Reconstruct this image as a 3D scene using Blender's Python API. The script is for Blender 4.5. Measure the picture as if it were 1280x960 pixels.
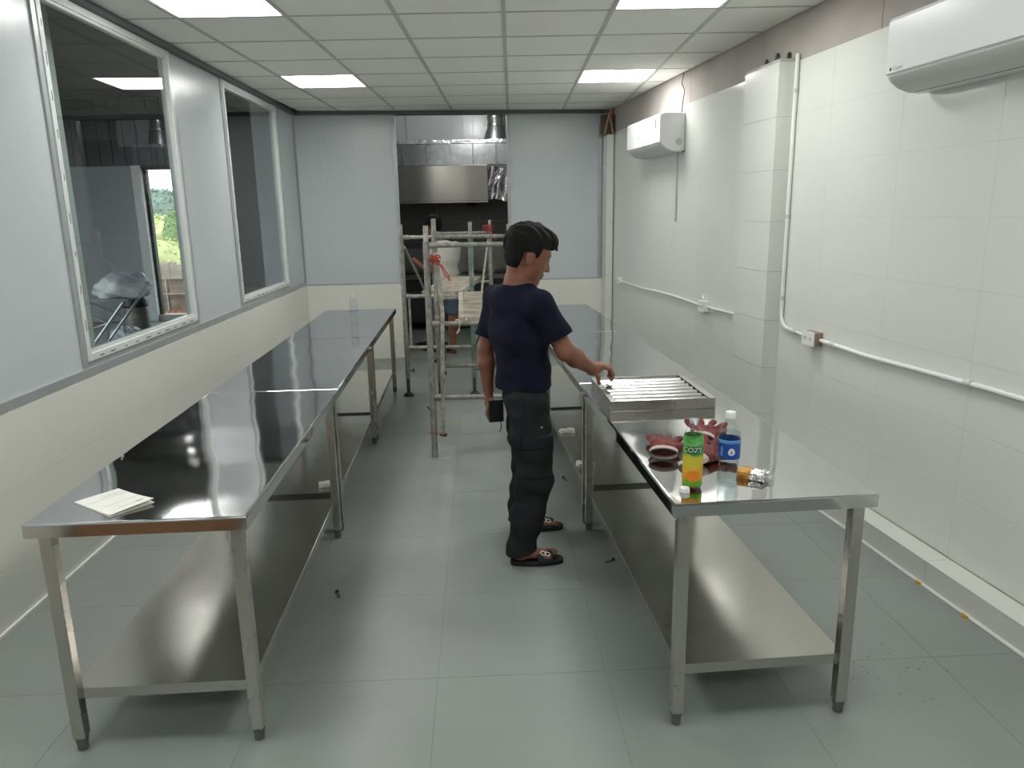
import bpy, math, random
import numpy as np
from mathutils import Matrix, Vector

for _o in list(bpy.data.objects):
    bpy.data.objects.remove(_o)
SC = bpy.context.scene
C = SC.collection
random.seed(7)
PI = math.pi

# ------------------------------------------------------------------ camera, world, exposure
CAM_H = 1.6287
cam_d = bpy.data.cameras.new('camera')
cam_d.sensor_width = 36.0
cam_d.lens = 929.87 * 36.0 / 1280.0
cam_d.clip_start = 0.05
cam = bpy.data.objects.new('camera', cam_d)
C.objects.link(cam)
_F = Vector((-0.0042, 0.9741, -0.2260)).normalized()
_R = Vector((0.9998, 0.0002, -0.0176)).normalized()
_U = _R.cross(_F).normalized()
_R = _F.cross(_U).normalized()
cam.matrix_world = Matrix(((_R.x, _U.x, -_F.x, 0), (_R.y, _U.y, -_F.y, 0), (_R.z, _U.z, -_F.z, CAM_H), (0, 0, 0, 1)))
SC.camera = cam

W = bpy.data.worlds.new('overcast_sky')
SC.world = W
W.use_nodes = True
_bg = W.node_tree.nodes['Background']
_bg.inputs['Color'].default_value = (0.93, 0.97, 1.0, 1)
_bg.inputs['Strength'].default_value = 2.6

LED_STRENGTH = 11.0
SC.view_settings.view_transform = 'Standard'
SC.view_settings.look = 'None'
SC.view_settings.gamma = 1.0
SC.view_settings.use_curve_mapping = False
SC.view_settings.exposure = 0.83
SC.cycles.diffuse_bounces = 8
SC.cycles.max_bounces = 14
SC.cycles.transparent_max_bounces = 16

# ------------------------------------------------------------------ helpers
def lin(c):
    c = c / 255.0
    return c / 12.92 if c <= 0.04045 else ((c + 0.055) / 1.055) ** 2.4
def rgb(r, g, b):
    return (lin(r), lin(g), lin(b), 1.0)

def new_mat(name):
    m = bpy.data.materials.new(name)
    m.use_nodes = True
    nt = m.node_tree
    return m, nt, nt.nodes['Principled BSDF']

def mat(name, col, rough=0.5, metal=0.0, var=0.0, vscale=4.0, bump=0.0, bscale=8.0, bdetail=3.0, rvar=0.0, spec=0.5, col2=None, stretch=None, coat=0.0):
    """Principled material with world-space noise for tone, gloss and relief."""
    m, nt, b = new_mat(name)
    N, L = nt.nodes, nt.links
    b.inputs['Base Color'].default_value = col
    b.inputs['Roughness'].default_value = rough
    b.inputs['Metallic'].default_value = metal
    b.inputs['Specular IOR Level'].default_value = spec
    b.inputs['Coat Weight'].default_value = coat
    src = None
    if var or bump or rvar:
        g = N.new('ShaderNodeNewGeometry')
        src = g.outputs['Position']
        if stretch:
            mp = N.new('ShaderNodeMapping'); mp.inputs['Scale'].default_value = stretch
            L.new(src, mp.inputs['Vector']); src = mp.outputs['Vector']
    if var:
        n = N.new('ShaderNodeTexNoise'); n.inputs['Scale'].default_value = vscale; n.inputs['Detail'].default_value = 5
        L.new(src, n.inputs['Vector'])
        r = N.new('ShaderNodeValToRGB')
        c2 = col2 or tuple([c * (1 - var) for c in col[:3]] + [1])
        r.color_ramp.elements[0].position = 0.32; r.color_ramp.elements[1].position = 0.68
        r.color_ramp.elements[0].color = c2; r.color_ramp.elements[1].color = col
        L.new(n.outputs['Fac'], r.inputs['Fac']); L.new(r.outputs['Color'], b.inputs['Base Color'])
    if rvar:
        n = N.new('ShaderNodeTexNoise'); n.inputs['Scale'].default_value = vscale * 0.7; n.inputs['Detail'].default_value = 4
        L.new(src, n.inputs['Vector'])
        mr = N.new('ShaderNodeMapRange'); mr.inputs['To Min'].default_value = max(0.02, rough - rvar); mr.inputs['To Max'].default_value = rough + rvar
        mr.inputs['From Min'].default_value = 0.3; mr.inputs['From Max'].default_value = 0.7
        L.new(n.outputs['Fac'], mr.inputs['Value']); L.new(mr.outputs['Result'], b.inputs['Roughness'])
    if bump:
        n = N.new('ShaderNodeTexNoise'); n.inputs['Scale'].default_value = bscale; n.inputs['Detail'].default_value = bdetail
        L.new(src, n.inputs['Vector'])
        bp = N.new('ShaderNodeBump'); bp.inputs['Strength'].default_value = 1.0; bp.inputs['Distance'].default_value = bump
        L.new(n.outputs['Fac'], bp.inputs['Height']); L.new(bp.outputs['Normal'], b.inputs['Normal'])
    return m

def panel_mat(name, col, axis='X'):
    """Coated sandwich panel skin with shallow upright micro ribs (object space)."""
    m, nt, b = new_mat(name)
    N, L = nt.nodes, nt.links
    b.inputs['Base Color'].default_value = col
    b.inputs['Roughness'].default_value = 0.27
    b.inputs['Specular IOR Level'].default_value = 0.5
    t = N.new('ShaderNodeTexCoord')
    mp = N.new('ShaderNodeMapping'); mp.inputs['Scale'].default_value = (18, 0.0, 0.05)
    L.new(t.outputs['Object'], mp.inputs['Vector'])
    n = N.new('ShaderNodeTexNoise'); n.inputs['Scale'].default_value = 1.0; n.inputs['Detail'].default_value = 2
    L.new(mp.outputs['Vector'], n.inputs['Vector'])
    bp = N.new('ShaderNodeBump'); bp.inputs['Distance'].default_value = 0.003; bp.inputs['Strength'].default_value = 0.6
    L.new(n.outputs['Fac'], bp.inputs['Height']); L.new(bp.outputs['Normal'], b.inputs['Normal'])
    return m

def clear_mat(name, tint=(1, 1, 1, 1), rough=0.0, ior=1.45, bump=0.0, bscale=20.0, haze=0.0, hazecol=(0.8, 0.82, 0.85, 1)):
    """Thin clear sheet: see-through with a Fresnel reflection and optional whitish haze."""
    m = bpy.data.materials.new(name); m.use_nodes = True
    nt = m.node_tree; N, L = nt.nodes, nt.links
    N.remove(N['Principled BSDF'])
    out = N['Material Output']
    tr = N.new('ShaderNodeBsdfTransparent'); tr.inputs['Color'].default_value = tint
    gl = N.new('ShaderNodeBsdfGlossy'); gl.inputs['Roughness'].default_value = rough
    fr = N.new('ShaderNodeFresnel')           # the sheet does not bend light, so the far face must reflect like the near one
    gb_ = N.new('ShaderNodeNewGeometry'); mi_ = N.new('ShaderNodeMapRange')
    mi_.inputs['To Min'].default_value = ior; mi_.inputs['To Max'].default_value = 1.0 / ior
    L.new(gb_.outputs['Backfacing'], mi_.inputs['Value']); L.new(mi_.outputs['Result'], fr.inputs['IOR'])
    mx = N.new('ShaderNodeMixShader')
    L.new(fr.outputs['Fac'], mx.inputs['Fac'])
    base = tr.outputs['BSDF']
    if haze:
        df = N.new('ShaderNodeBsdfDiffuse'); df.inputs['Color'].default_value = hazecol
        mh = N.new('ShaderNodeMixShader'); mh.inputs['Fac'].default_value = haze
        L.new(base, mh.inputs[1]); L.new(df.outputs['BSDF'], mh.inputs[2]); base = mh.outputs['Shader']
    L.new(base, mx.inputs[1]); L.new(gl.outputs['BSDF'], mx.inputs[2])
    if bump:
        g = N.new('ShaderNodeNewGeometry')
        n = N.new('ShaderNodeTexNoise'); n.inputs['Scale'].default_value = bscale; n.inputs['Detail'].default_value = 3
        L.new(g.outputs['Position'], n.inputs['Vector'])
        bp = N.new('ShaderNodeBump'); bp.inputs['Distance'].default_value = bump
        L.new(n.outputs['Fac'], bp.inputs['Height'])
        L.new(bp.outputs['Normal'], gl.inputs['Normal']); L.new(bp.outputs['Normal'], fr.inputs['Normal'])
    L.new(mx.outputs['Shader'], out.inputs['Surface'])
    return m

def emit_mat(name, col, strength):
    m, nt, b = new_mat(name)
    b.inputs['Base Color'].default_value = (0.9, 0.9, 0.9, 1)
    b.inputs['Emission Color'].default_value = col
    b.inputs['Emission Strength'].default_value = strength
    return m

class MB:
    """Collects shapes and links them as one mesh object."""
    def __init__(s):
        s.v = []; s.f = []; s.mi = []; s.cur = 0
    def add(s, v, f):
        n = len(s.v); s.v += [tuple(p) for p in v]
        for q in f:
            s.f.append([i + n for i in q]); s.mi.append(s.cur)
        return s
    def box(s, x0, x1, y0, y1, z0, z1):
        v = [(x, y, z) for z in (z0, z1) for y in (y0, y1) for x in (x0, x1)]
        return s.add(v, [(0, 2, 3, 1), (4, 5, 7, 6), (0, 1, 5, 4), (2, 6, 7, 3), (0, 4, 6, 2), (1, 3, 7, 5)])
    def prism(s, poly, z0, z1):
        """poly: counter-clockwise xy outline, extruded in z."""
        n = len(poly)
        v = [(x, y, z0) for x, y in poly] + [(x, y, z1) for x, y in poly]
        f = [tuple(range(n - 1, -1, -1)), tuple(range(n, 2 * n))] + [(i, (i + 1) % n, n + (i + 1) % n, n + i) for i in range(n)]
        return s.add(v, f)
    def prism_x(s, poly, x0, x1):
        """poly: (y,z) outline counter-clockwise seen from +x, extruded along x."""
        n = len(poly)
        v = [(x0, y, z) for y, z in poly] + [(x1, y, z) for y, z in poly]
        f = [tuple(range(n - 1, -1, -1)), tuple(range(n, 2 * n))] + [(i, (i + 1) % n, n + (i + 1) % n, n + i) for i in range(n)]
        return s.add(v, f)
    def tube(s, pts, r, n=10, caps=True):
        pts = [Vector(p) for p in pts]
        rs = r if isinstance(r, (list, tuple)) else [r] * len(pts)
        rings = []; up = None
        for i, p in enumerate(pts):
            d = (pts[min(i + 1, len(pts) - 1)] - pts[max(i - 1, 0)]).normalized()
            if up is None:
                up = Vector((0, 0, 1)) if abs(d.z) < 0.9 else Vector((1, 0, 0))
            a = d.cross(up).normalized(); b = d.cross(a).normalized(); up = -b if False else up
            rings.append([p + (a * math.cos(2 * PI * k / n) + b * math.sin(2 * PI * k / n)) * rs[i] for k in range(n)])
        v = [q for rg in rings for q in rg]; f = []
        for i in range(len(pts) - 1):
            for k in range(n):
                f.append((i * n + k, i * n + (k + 1) % n, (i + 1) * n + (k + 1) % n, (i + 1) * n + k))
        if caps:
            f.append(tuple(range(n - 1, -1, -1))); f.append(tuple(range((len(pts) - 1) * n, len(pts) * n)))
        return s.add(v, f)
    def lathe(s, prof, n=28, c=(0, 0, 0)):
        v = [(c[0] + r * math.cos(2 * PI * k / n), c[1] + r * math.sin(2 * PI * k / n), c[2] + z) for r, z in prof for k in range(n)]
        f = []
        for i in range(len(prof) - 1):
            for k in range(n):
                f.append((i * n + k, i * n + (k + 1) % n, (i + 1) * n + (k + 1) % n, (i + 1) * n + k))
        if prof[0][0] > 1e-5: f.append(tuple(range(n - 1, -1, -1)))
        if prof[-1][0] > 1e-5: f.append(tuple(range((len(prof) - 1) * n, len(prof) * n)))
        return s.add(v, f)
    def grid(s, fn, nu, nv):
        v = [fn(i / nu, j / nv) for j in range(nv + 1) for i in range(nu + 1)]
        f = [(j * (nu + 1) + i, j * (nu + 1) + i + 1, (j + 1) * (nu + 1) + i + 1, (j + 1) * (nu + 1) + i) for j in range(nv) for i in range(nu)]
        return s.add(v, f)
    def mesh(s, name, m, smooth=False):
        me = bpy.data.meshes.new(name)
        me.from_pydata(s.v, [], s.f)
        for q in (m if isinstance(m, (list, tuple)) else [m]): me.materials.append(q)
        if any(s.mi): me.polygons.foreach_set('material_index', s.mi)
        if smooth:
            me.polygons.foreach_set('use_smooth', [True] * len(me.polygons))
        me.update()
        return me
    def build(s, name, m, parent=None, smooth=False, bevel=0.0, loc=None, rotz=0.0, segs=2):
        me = s.mesh(name, m, smooth)
        if smooth: me.set_sharp_from_angle(angle=math.radians(40))
        return put(name, me, parent, loc, rotz, bevel, segs)

def put(name, me, parent=None, loc=None, rotz=0.0, bevel=0.0, segs=2):
    o = bpy.data.objects.new(name, me)
    C.objects.link(o)
    if parent is not None: o.parent = parent
    if loc is not None: o.location = loc
    if rotz: o.rotation_euler = (0, 0, rotz)
    if bevel:
        b = o.modifiers.new('edge', 'BEVEL'); b.width = bevel; b.segments = segs; b.limit_method = 'ANGLE'; b.angle_limit = math.radians(35)
    return o

def tag(o, label, cat, group=None, kind=None):
    o['label'] = label; o['category'] = cat
    if group: o['group'] = group
    if kind: o['kind'] = kind
    return o
def struct(o):
    o['kind'] = 'structure'
    return o
def thing(name, label, cat, loc=(0, 0, 0), rotz=0.0, group=None):
    o = bpy.data.objects.new(name, None); C.objects.link(o)
    o.empty_display_size = 0.1; o.location = loc; o.rotation_euler = (0, 0, rotz)
    return tag(o, label, cat, group)
def copy_tree(o, parent=None):
    c = o.copy(); C.objects.link(c); c.parent = parent
    for ch in o.children: copy_tree(ch, c)
    return c

def text_mesh(body, size):
    cu = bpy.data.curves.new('lettering', 'FONT'); cu.body = body; cu.size = size; cu.align_x = 'CENTER'; cu.align_y = 'CENTER'
    cu.resolution_u = 3
    o = bpy.data.objects.new('lettering', cu); C.objects.link(o)
    dg = bpy.context.evaluated_depsgraph_get()
    me = bpy.data.meshes.new_from_object(o.evaluated_get(dg))
    bpy.data.objects.remove(o); bpy.data.curves.remove(cu)
    return me

# ------------------------------------------------------------------ room constants (metres, camera stands at x=0, y=0)
ZC = 2.7036                      # ceiling height
XL, XLB = -1.9701, -0.0409       # left wall  x = XL + XLB*y
RA, RB = 2.3099, -0.1401         # right wall x = RA + RB*y
YB, YBS = 8.5653, 0.0945         # back wall  y = YB + YBS*x
YF = -3.0                        # wall behind the camera
SILL = 0.857
LROT = PI / 2 - math.atan(XLB)   # wall frames: local x runs along the wall
RROT = PI / 2 - math.atan(RB)
BROT = math.atan(YBS)
LN, RN, BN = math.hypot(1, XLB), math.hypot(1, RB), math.hypot(1, YBS)
def LT(y): return y * LN
def RT(y): return y * RN
def BT(x): return x * BN
def lw(y): return XL + XLB * y
def rw(y): return RA + RB * y
def bw(x): return YB + YBS * x
# corners of the room
x_bl = (XL + XLB * YB) / (1 - XLB * YBS); C_BL = (x_bl, bw(x_bl))
x_br = (RA + RB * YB) / (1 - RB * YBS); C_BR = (x_br, bw(x_br))
ROOM = [(lw(YF), YF), (rw(YF), YF), C_BR, C_BL]

# ------------------------------------------------------------------ materials
M = {}
M['steel'] = mat('stainless_sheet', (0.6, 0.6, 0.6, 1), 0.065, 1.0, rvar=0.03, vscale=2.0, bump=0.0085, bscale=2.1, bdetail=1.0)
M['steel_shelf'] = mat('stainless_undershelf', (0.52, 0.505, 0.47, 1), 0.2, 1.0, rvar=0.05, vscale=3.0, bump=0.004, bscale=2.4, bdetail=1.0)
M['steel_leg'] = mat('brushed_stainless', (0.55, 0.53, 0.49, 1), 0.26, 1.0, rvar=0.05, vscale=9)
M['foot'] = mat('grey_plastic_foot', rgb(95, 98, 96), 0.45)
M['tile'] = mat('glazed_wall_tile', rgb(216, 219, 213), 0.16, var=0.03, vscale=1.5, rvar=0.05, bump=0.0012, bscale=3.0, bdetail=1.0)
M['tile_low'] = mat('glazed_wainscot_tile', rgb(226, 226, 218), 0.22, var=0.03, vscale=1.5)
M['grout'] = mat('tile_grout', rgb(196, 196, 188), 0.8, var=0.25, vscale=12)
M['panel'] = panel_mat('coated_sandwich_panel', rgb(194, 201, 204))
M['alu'] = mat('aluminium_channel', rgb(178, 184, 186), 0.35, 0.35, var=0.1, vscale=10)
M['alu_dark'] = mat('dark_channel', rgb(92, 98, 100), 0.5, 0.2)
M['win_white'] = mat('white_window_frame', rgb(214, 218, 216), 0.3, var=0.06, vscale=10)
M['gasket'] = mat('black_gasket', rgb(40, 42, 42), 0.6)
M['glass'] = clear_mat('window_glass', (0.86, 0.9, 0.9, 1), 0.0, 1.42)
M['plaster'] = mat('bare_plaster', rgb(176, 170, 164), 0.85, var=0.16, vscale=3.0, bump=0.002, bscale=30)
M['floor'] = mat('grey_floor_tile', rgb(140, 148, 143), 0.36, var=0.13, vscale=1.6, rvar=0.08, bump=0.0006, bscale=40)
M['floor_grout'] = mat('floor_grout', rgb(112, 118, 114), 0.8)
M['ceil'] = mat('ceiling_board', rgb(236, 237, 231), 0.8, var=0.04, vscale=2.0)
M['tbar'] = mat('ceiling_tee', rgb(186, 188, 184), 0.5)
M['led'] = emit_mat('led_diffuser', (1.0, 0.985, 0.955, 1), LED_STRENGTH)
M['white'] = mat('white_plastic', rgb(228, 229, 226), 0.3)
M['ac'] = mat('aircon_plastic', rgb(232, 234, 234), 0.25)
M['ac_grey'] = mat('aircon_flap', rgb(196, 198, 194), 0.35)
M['black'] = mat('black_plastic', rgb(24, 25, 26), 0.45)
M['ink'] = mat('dark_print', rgb(84, 86, 86), 0.6)
M['paper'] = mat('white_paper', rgb(226, 226, 220), 0.75, var=0.04, vscale=10)
M['wood_door'] = mat('brown_door', rgb(176, 104, 58), 0.5, var=0.25, vscale=3, stretch=(6, 6, 0.6))
M['wall_paint'] = mat('grey_paint', rgb(170, 172, 172), 0.7, var=0.06, vscale=2)
# ------------------------------------------------------------------ floor
FA = 0.0445                                  # the floor tiles follow the left wall
fl = MB().box(-7.6, 2.9, -3.2, 12.0, -0.12, -0.0012).build('floor', M['floor_grout'])
struct(fl)
FP = 0.606
def fgrid(i, j):
    u, v = i * FP, j * FP
    return (-0.2952 + u * math.cos(FA) - v * math.sin(FA), 2.3657 + u * math.sin(FA) + v * math.cos(FA))
g = 0.0008
fme = MB().box(g, FP - g, g, FP - g, -0.008, 0.0).mesh('tile', M['floor'])
def in_room(x, y):
    return lw(y) - 0.05 < x < rw(y) + 0.05
rest = MB()
nt_ = 0
for i in range(-13, 6):
    for j in range(-9, 17):
        x, y = fgrid(i, j)
        cx, cy = fgrid(i + .5, j + .5)
        if cx > rw(cy) + 0.35 or cy > 11.7 or cy < -3.2 or cx < -7.2 or (cy > 8.9 and cx > 1.6): continue
        if in_room(cx, cy) and cy > 1.4 or (cy > 8.0 and -7 < cx < 0.3) or (cx < -3.5 and cy > 7.5):
            put('tile', fme, fl, (x, y, 0), FA); nt_ += 1
        else:
            m4 = Matrix.Rotation(FA, 4, 'Z'); m4.translation = (x, y, 0)
            b = MB().box(g, FP - g, g, FP - g, -0.008, 0.0)
            rest.add([m4 @ Vector(p) for p in b.v], b.f)
ro = rest.build('tile_field', M['floor'], fl); ro['kind'] = 'stuff'

# ------------------------------------------------------------------ ceiling
cl = MB().prism([(p[0] * 1.0, p[1]) for p in ROOM], ZC + 0.02, ZC + 0.12).build('ceiling', M['plaster'])
struct(cl)
GX, GY = -0.0294, 4.4696
def clip(poly, room):
    out = poly
    for k in range(len(room)):
        a, b = room[k], room[(k + 1) % len(room)]
        def side(p): return (b[0] - a[0]) * (p[1] - a[1]) - (b[1] - a[1]) * (p[0] - a[0])
        src, out = out, []
        for i in range(len(src)):
            p, q = src[i], src[(i + 1) % len(src)]
            sp, sq = side(p), side(q)
            if sp >= 0: out.append(p)
            if (sp >= 0) != (sq >= 0):
                t = sp / (sp - sq); out.append((p[0] + t * (q[0] - p[0]), p[1] + t * (q[1] - p[1])))
        if not out: return []
    return out
cme = MB().box(0.004, 0.596, 0.004, 0.596, 0.0, 0.012).mesh('ceiling_tile', M['ceil'])
LEDS = [(i, j) for j in (-9, -5, -1, 3) for i in (-3, 1)]
for i in range(-4, 5):
    for j in range(-13, 8):
        if (i, j) in LEDS: continue
        x, y = GX + .6 * i, GY + .6 * j
        sq = [(x + .004, y + .004), (x + .596, y + .004), (x + .596, y + .596), (x + .004, y + .596)]
        p = clip(sq, ROOM)
        if len(p) < 3: continue
        full = all(a == b for a, b in zip(p, sq)) and len(p) == 4
        if full: put('ceiling_tile', cme, cl, (x, y, ZC))
        else:
            ar = abs(sum(p[k][0] * p[(k + 1) % len(p)][1] - p[(k + 1) % len(p)][0] * p[k][1] for k in range(len(p)))) / 2
            if ar > 0.002: MB().prism(p, ZC, ZC + 0.012).build('ceiling_tile', M['ceil'], cl)
for i in range(-3, 5):                       # runners along the room
    x = GX + .6 * i
    p = clip([(x - .012, -2.99), (x + .012, -2.99), (x + .012, 9), (x - .012, 9)], ROOM)
    if len(p) > 2: MB().prism(p, ZC - 0.005, ZC + 0.015).build('runner', M['tbar'], cl)
for j in range(-12, 7):                      # cross tees
    y = GY + .6 * j
    p = clip([(-3, y - .009), (3, y - .009), (3, y + .009), (-3, y + .009)], ROOM)
    if len(p) > 2: MB().prism(p, ZC - 0.003, ZC + 0.014).build('cross_tee', M['tbar'], cl)
# angle trim round the room
tr = struct(MB().box(LT(YF), LT(C_BL[1]), -0.03, 0, ZC - 0.035, ZC - 0.006).build('trim_1', M['alu_dark'], None, loc=(XL, 0, 0), rotz=LROT))
tr = struct(MB().box(BT(C_BL[0]) + .0, BT(1.02), -0.03, 0, ZC - 0.04, ZC - 0.006).build('trim_2', M['alu_dark'], None, loc=(0, YB, 0), rotz=BROT))

LEDN = {-9: 'far behind the camera', -5: 'above the camera', -1: 'cut by the picture edge', 3: 'nearer the doorway'}
for (i, j) in LEDS:
    x, y = GX + .6 * i, GY + .6 * j
    side = 'window wall' if i < 0 else 'air conditioner wall'
    t = thing('led_panel', 'square white LED ceiling panel beside the %s, %s' % (side, LEDN[j]), 'ceiling light', (x, y, ZC), 0, 'LED panels in the ceiling')
    d = MB().box(.02, .58, .02, .58, 0.002, 0.006).build('diffuser', M['led'], t)
    f = MB()
    for a in ((.003, .02, .003, .597), (.58, .597, .003, .597), (.02, .58, .003, .02), (.02, .58, .58, .597)):
        f.box(a[0], a[1], a[2], a[3], -0.002, 0.015)
    f.build('frame', M['white'], t)
    MB().box(.01, .59, .01, .59, 0.008, 0.016).build('back_plate', M['white'], t)

# ------------------------------------------------------------------ left wall: tiled wainscot, sandwich panels, two windows
wl = MB().box(LT(YF), LT(C_BL[1]) + .1, 0.0012, 0.11, 0, SILL).build('wall_left', M['grout'], None, loc=(XL, 0, 0), rotz=LROT)
struct(wl)
gr = 0.0007
zr = [0.0, 0.25, 0.545, SILL - 0.002]
t0, pt_ = LT(3.17), 0.592
for k in range(3):
    me = MB().box(.0002, pt_ - .0002, 0, 0.009, zr[k] + gr, zr[k + 1] - gr).mesh('tile', M['tile_low'])
    for i in range(-10, 9):
        a = t0 + i * pt_; e = LT(C_BL[1])
        if a + pt_ < e: put('tile', me, wl, (a, 0, 0))
        elif a < e: MB().box(gr, e - a - .002, 0, 0.009, zr[k] + gr, zr[k + 1] - gr).build('tile', M['tile_low'], wl, loc=(a, 0, 0))
# white sealant bead at the floor
MB().box(LT(YF), LT(C_BL[1]), -0.012, 0.004, 0.0, 0.012).build('sealant_bead', M['white'], wl)
def panel(parent, t0, t1, z0=SILL, z1=ZC - .035, thick=0.05, dy=0.018, name='panel'):
    return MB().box(-(t1 - t0) / 2 + .001, (t1 - t0) / 2 - .001, dy, dy + thick, z0, z1).build(name, M['panel'], parent, loc=((t0 + t1) / 2, 0, 0))
for a, b in ((-3.0, -1.42), (-1.42, -0.25), (-.25, .9), (.9, 2.05), (2.05, 3.62), (5.15, 6.1), (7.68, 8.4)):
    panel(wl, LT(a), min(LT(b), LT(C_BL[1])))
# floor channel of the panels with end caps at the windows
for a, b in ((-3, 3.62), (3.62, 5.15), (5.15, 6.1), (6.1, 7.68), (7.68, C_BL[1])):
    MB().box(LT(a) + .001, LT(b) - .001, 0.004, 0.075, SILL, SILL + 0.045).build('bottom_channel', M['alu'], wl)
for y in (3.6, 5.12, 6.09, 7.66):
    MB().box(LT(y), LT(y) + 0.035, 0.008, 0.075, SILL + .045, ZC - .035).build('upright_channel', M['alu'], wl)
MB().box(LT(YF), LT(C_BL[1]), 0.0, 0.1, ZC - .034, ZC + .12).build('head_channel', M['alu_dark'], wl)
def window(name, y0, y1, z0, z1):
    a, b = LT(y0), LT(y1)
    o = struct(MB().box(a, b, 0.01, 0.07, z0 - .03, z0).build(name, M['alu'], None, loc=(XL, 0, 0), rotz=LROT))
    w = 0.038
    for (p, q) in ((a, a + w), (b - w, b)):
        MB().box(p, q, 0.004, 0.066, z0, z1).build('stile', M['win_white'], o, bevel=.003)
    for (p, q) in ((z0, z0 + w), (z1 - w, z1)):
        MB().box(a + w, b - w, 0.004, 0.066, p, q).build('rail', M['win_white'], o, bevel=.003)
    # glazing beads, stepped in from the frame, and the dark gasket slots on the frame face
    for (p, q, r, s) in ((a + w, a + w + .014, z0 + w, z1 - w), (b - w - .014, b - w, z0 + w, z1 - w), (a + w + .014, b - w - .014, z0 + w, z0 + w + .014), (a + w + .014, b - w - .014, z1 - w - .014, z1 - w)):
        MB().box(p, q, 0.014, 0.05, r, s).build('glazing_bead', M['win_white'], o)
    rnd = random.Random(name)
    for k in range(10):
        u = a + .1 + (b - a - .25) * k / 9 + rnd.uniform(-.02, .02); l = rnd.uniform(.02, .07)
        MB().box(u, u + l, 0.0032, 0.006, z0 + .012, z0 + .017).build('gasket_slot', M['gasket'], o)
    for k in range(9):
        u = z0 + .15 + (z1 - z0 - .3) * k / 8 + rnd.uniform(-.03, .03); l = rnd.uniform(.02, .06)
        MB().box(a + .02, a + .024, 0.0032, 0.006, u, u + l).build('gasket_slot', M['gasket'], o)
    MB().box(a + w + .01, b - w - .01, 0.028, 0.034, z0 + w + .01, z1 - w - .01).build('glass_pane', M['glass'], o)
    return o
window('window_1', 3.64, 5.12, SILL + .075, ZC - .038)
window('window_2', 6.13, 7.66, SILL + .075, ZC - .038)

# ------------------------------------------------------------------ back wall with the doorway
DL, DR = BT(-1.245), BT(-0.045)
BE = BT(1.02)
wb = MB().box(BT(C_BL[0]) - .1, DL, 0.0012, 0.11, 0, SILL).box(DR, BT(C_BR[0]) + .15, 0.0012, 0.11, 0, SILL).build('wall_back', M['grout'], None, loc=(0, YB, 0), rotz=BROT)
struct(wb)
for k in range(3):
    for a, b in ((BT(C_BL[0]), BT(C_BL[0]) + .56), (BT(C_BL[0]) + .56, DL), (DR, DR + .57), (DR + .57, BE)):
        MB().box(a + gr, b - gr, 0, 0.009, zr[k] + gr, zr[k + 1] - gr).build('tile', M['tile_low'], wb)
panel(wb, BT(C_BL[0]), DL - .03); panel(wb, DR + .03, BE - .04)
for a in (DL - .035, DR, BE - .045):
    MB().box(a, a + 0.035, 0.004, 0.08, SILL if a != DR else SILL, ZC - .04).build('upright_channel', M['alu'], wb)
MB().box(BT(C_BL[0]), DL, 0.006, 0.075, SILL, SILL + .014).build('bottom_channel', M['alu'], wb)
MB().box(DR, BE, 0.006, 0.075, SILL, SILL + .014).build('bottom_channel', M['alu'], wb)
for a in (DL - .006, DR - .004):
    MB().box(a, a + .01, 0.0, 0.115, 0, SILL).build('jamb_trim', M['tile_low'], wb)
MB().box(BT(C_BL[0]), BT(C_BR[0]) + .1, 0.012, 0.1, ZC - .038, ZC + .5).build('head_channel', M['alu_dark'], wb)
# bare strip above the corner pier
MB().box(BE - .01, BT(C_BR[0]) + .15, 0.012, 0.1, SILL, ZC).build('plaster_strip', M['plaster'], wb)

# ------------------------------------------------------------------ right wall: tile sheets below, bare plaster above
ZT = 2.4456
R_END = RT(C_BR[1])
wr = MB().box(RT(YF), R_END + .1, -0.12, -0.0012, 0, ZT).box(RT(YF), R_END + .1, -0.12, -.009, ZT, ZC + .12).build('wall_right', M['grout'], None, loc=(RA, 0, 0), rotz=RROT)
struct(wr)
RZ0 = 0.1174; RH = (ZT - RZ0) / 8
tt = RT(3.015); tp = 0.606
rme = MB().box(.0006, tp - .0006, -0.009, 0.0, .0006, RH - .0006).mesh('tile', M['tile'])
for i in range(-8, 10):
    for k in range(8):
        a = tt + i * tp
        if a > R_END: continue
        if a + tp > R_END:
            MB().box(.001, R_END - a, -0.009, 0, .001, RH - .001).build('tile', M['tile'], wr, loc=(a, 0, RZ0 + k * RH)); continue
        o = put('tile', rme, wr, (a, 0, RZ0 + k * RH))
for a, b in ((-3, -.95), (-.95, .2), (.2, 1.4), (1.4, 2.62), (2.62, 3.84), (3.84, 5.06), (5.06, 6.29), (6.29, 7.5), (7.5, C_BR[1])):
    MB().box(RT(a) + .003, RT(b) - .003, -0.02, -0.006, ZT + .002, ZC - .002).build('plaster_panel', M['plaster'], wr)
# holes broken in the plaster above the pier
for (y, z, s) in ((5.0, 2.50, .03), (4.86, 2.505, .035), (4.72, 2.49, .028)):
    MB().lathe([(0.0, 0.0), (s * .8, 0.001), (s, .003), (s * .6, .006), (0, .007)], 9).build('plaster_hole', M['black'], wr, loc=(RT(y), -0.004, z)).rotation_euler = (-PI / 2, 0, 0)
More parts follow.
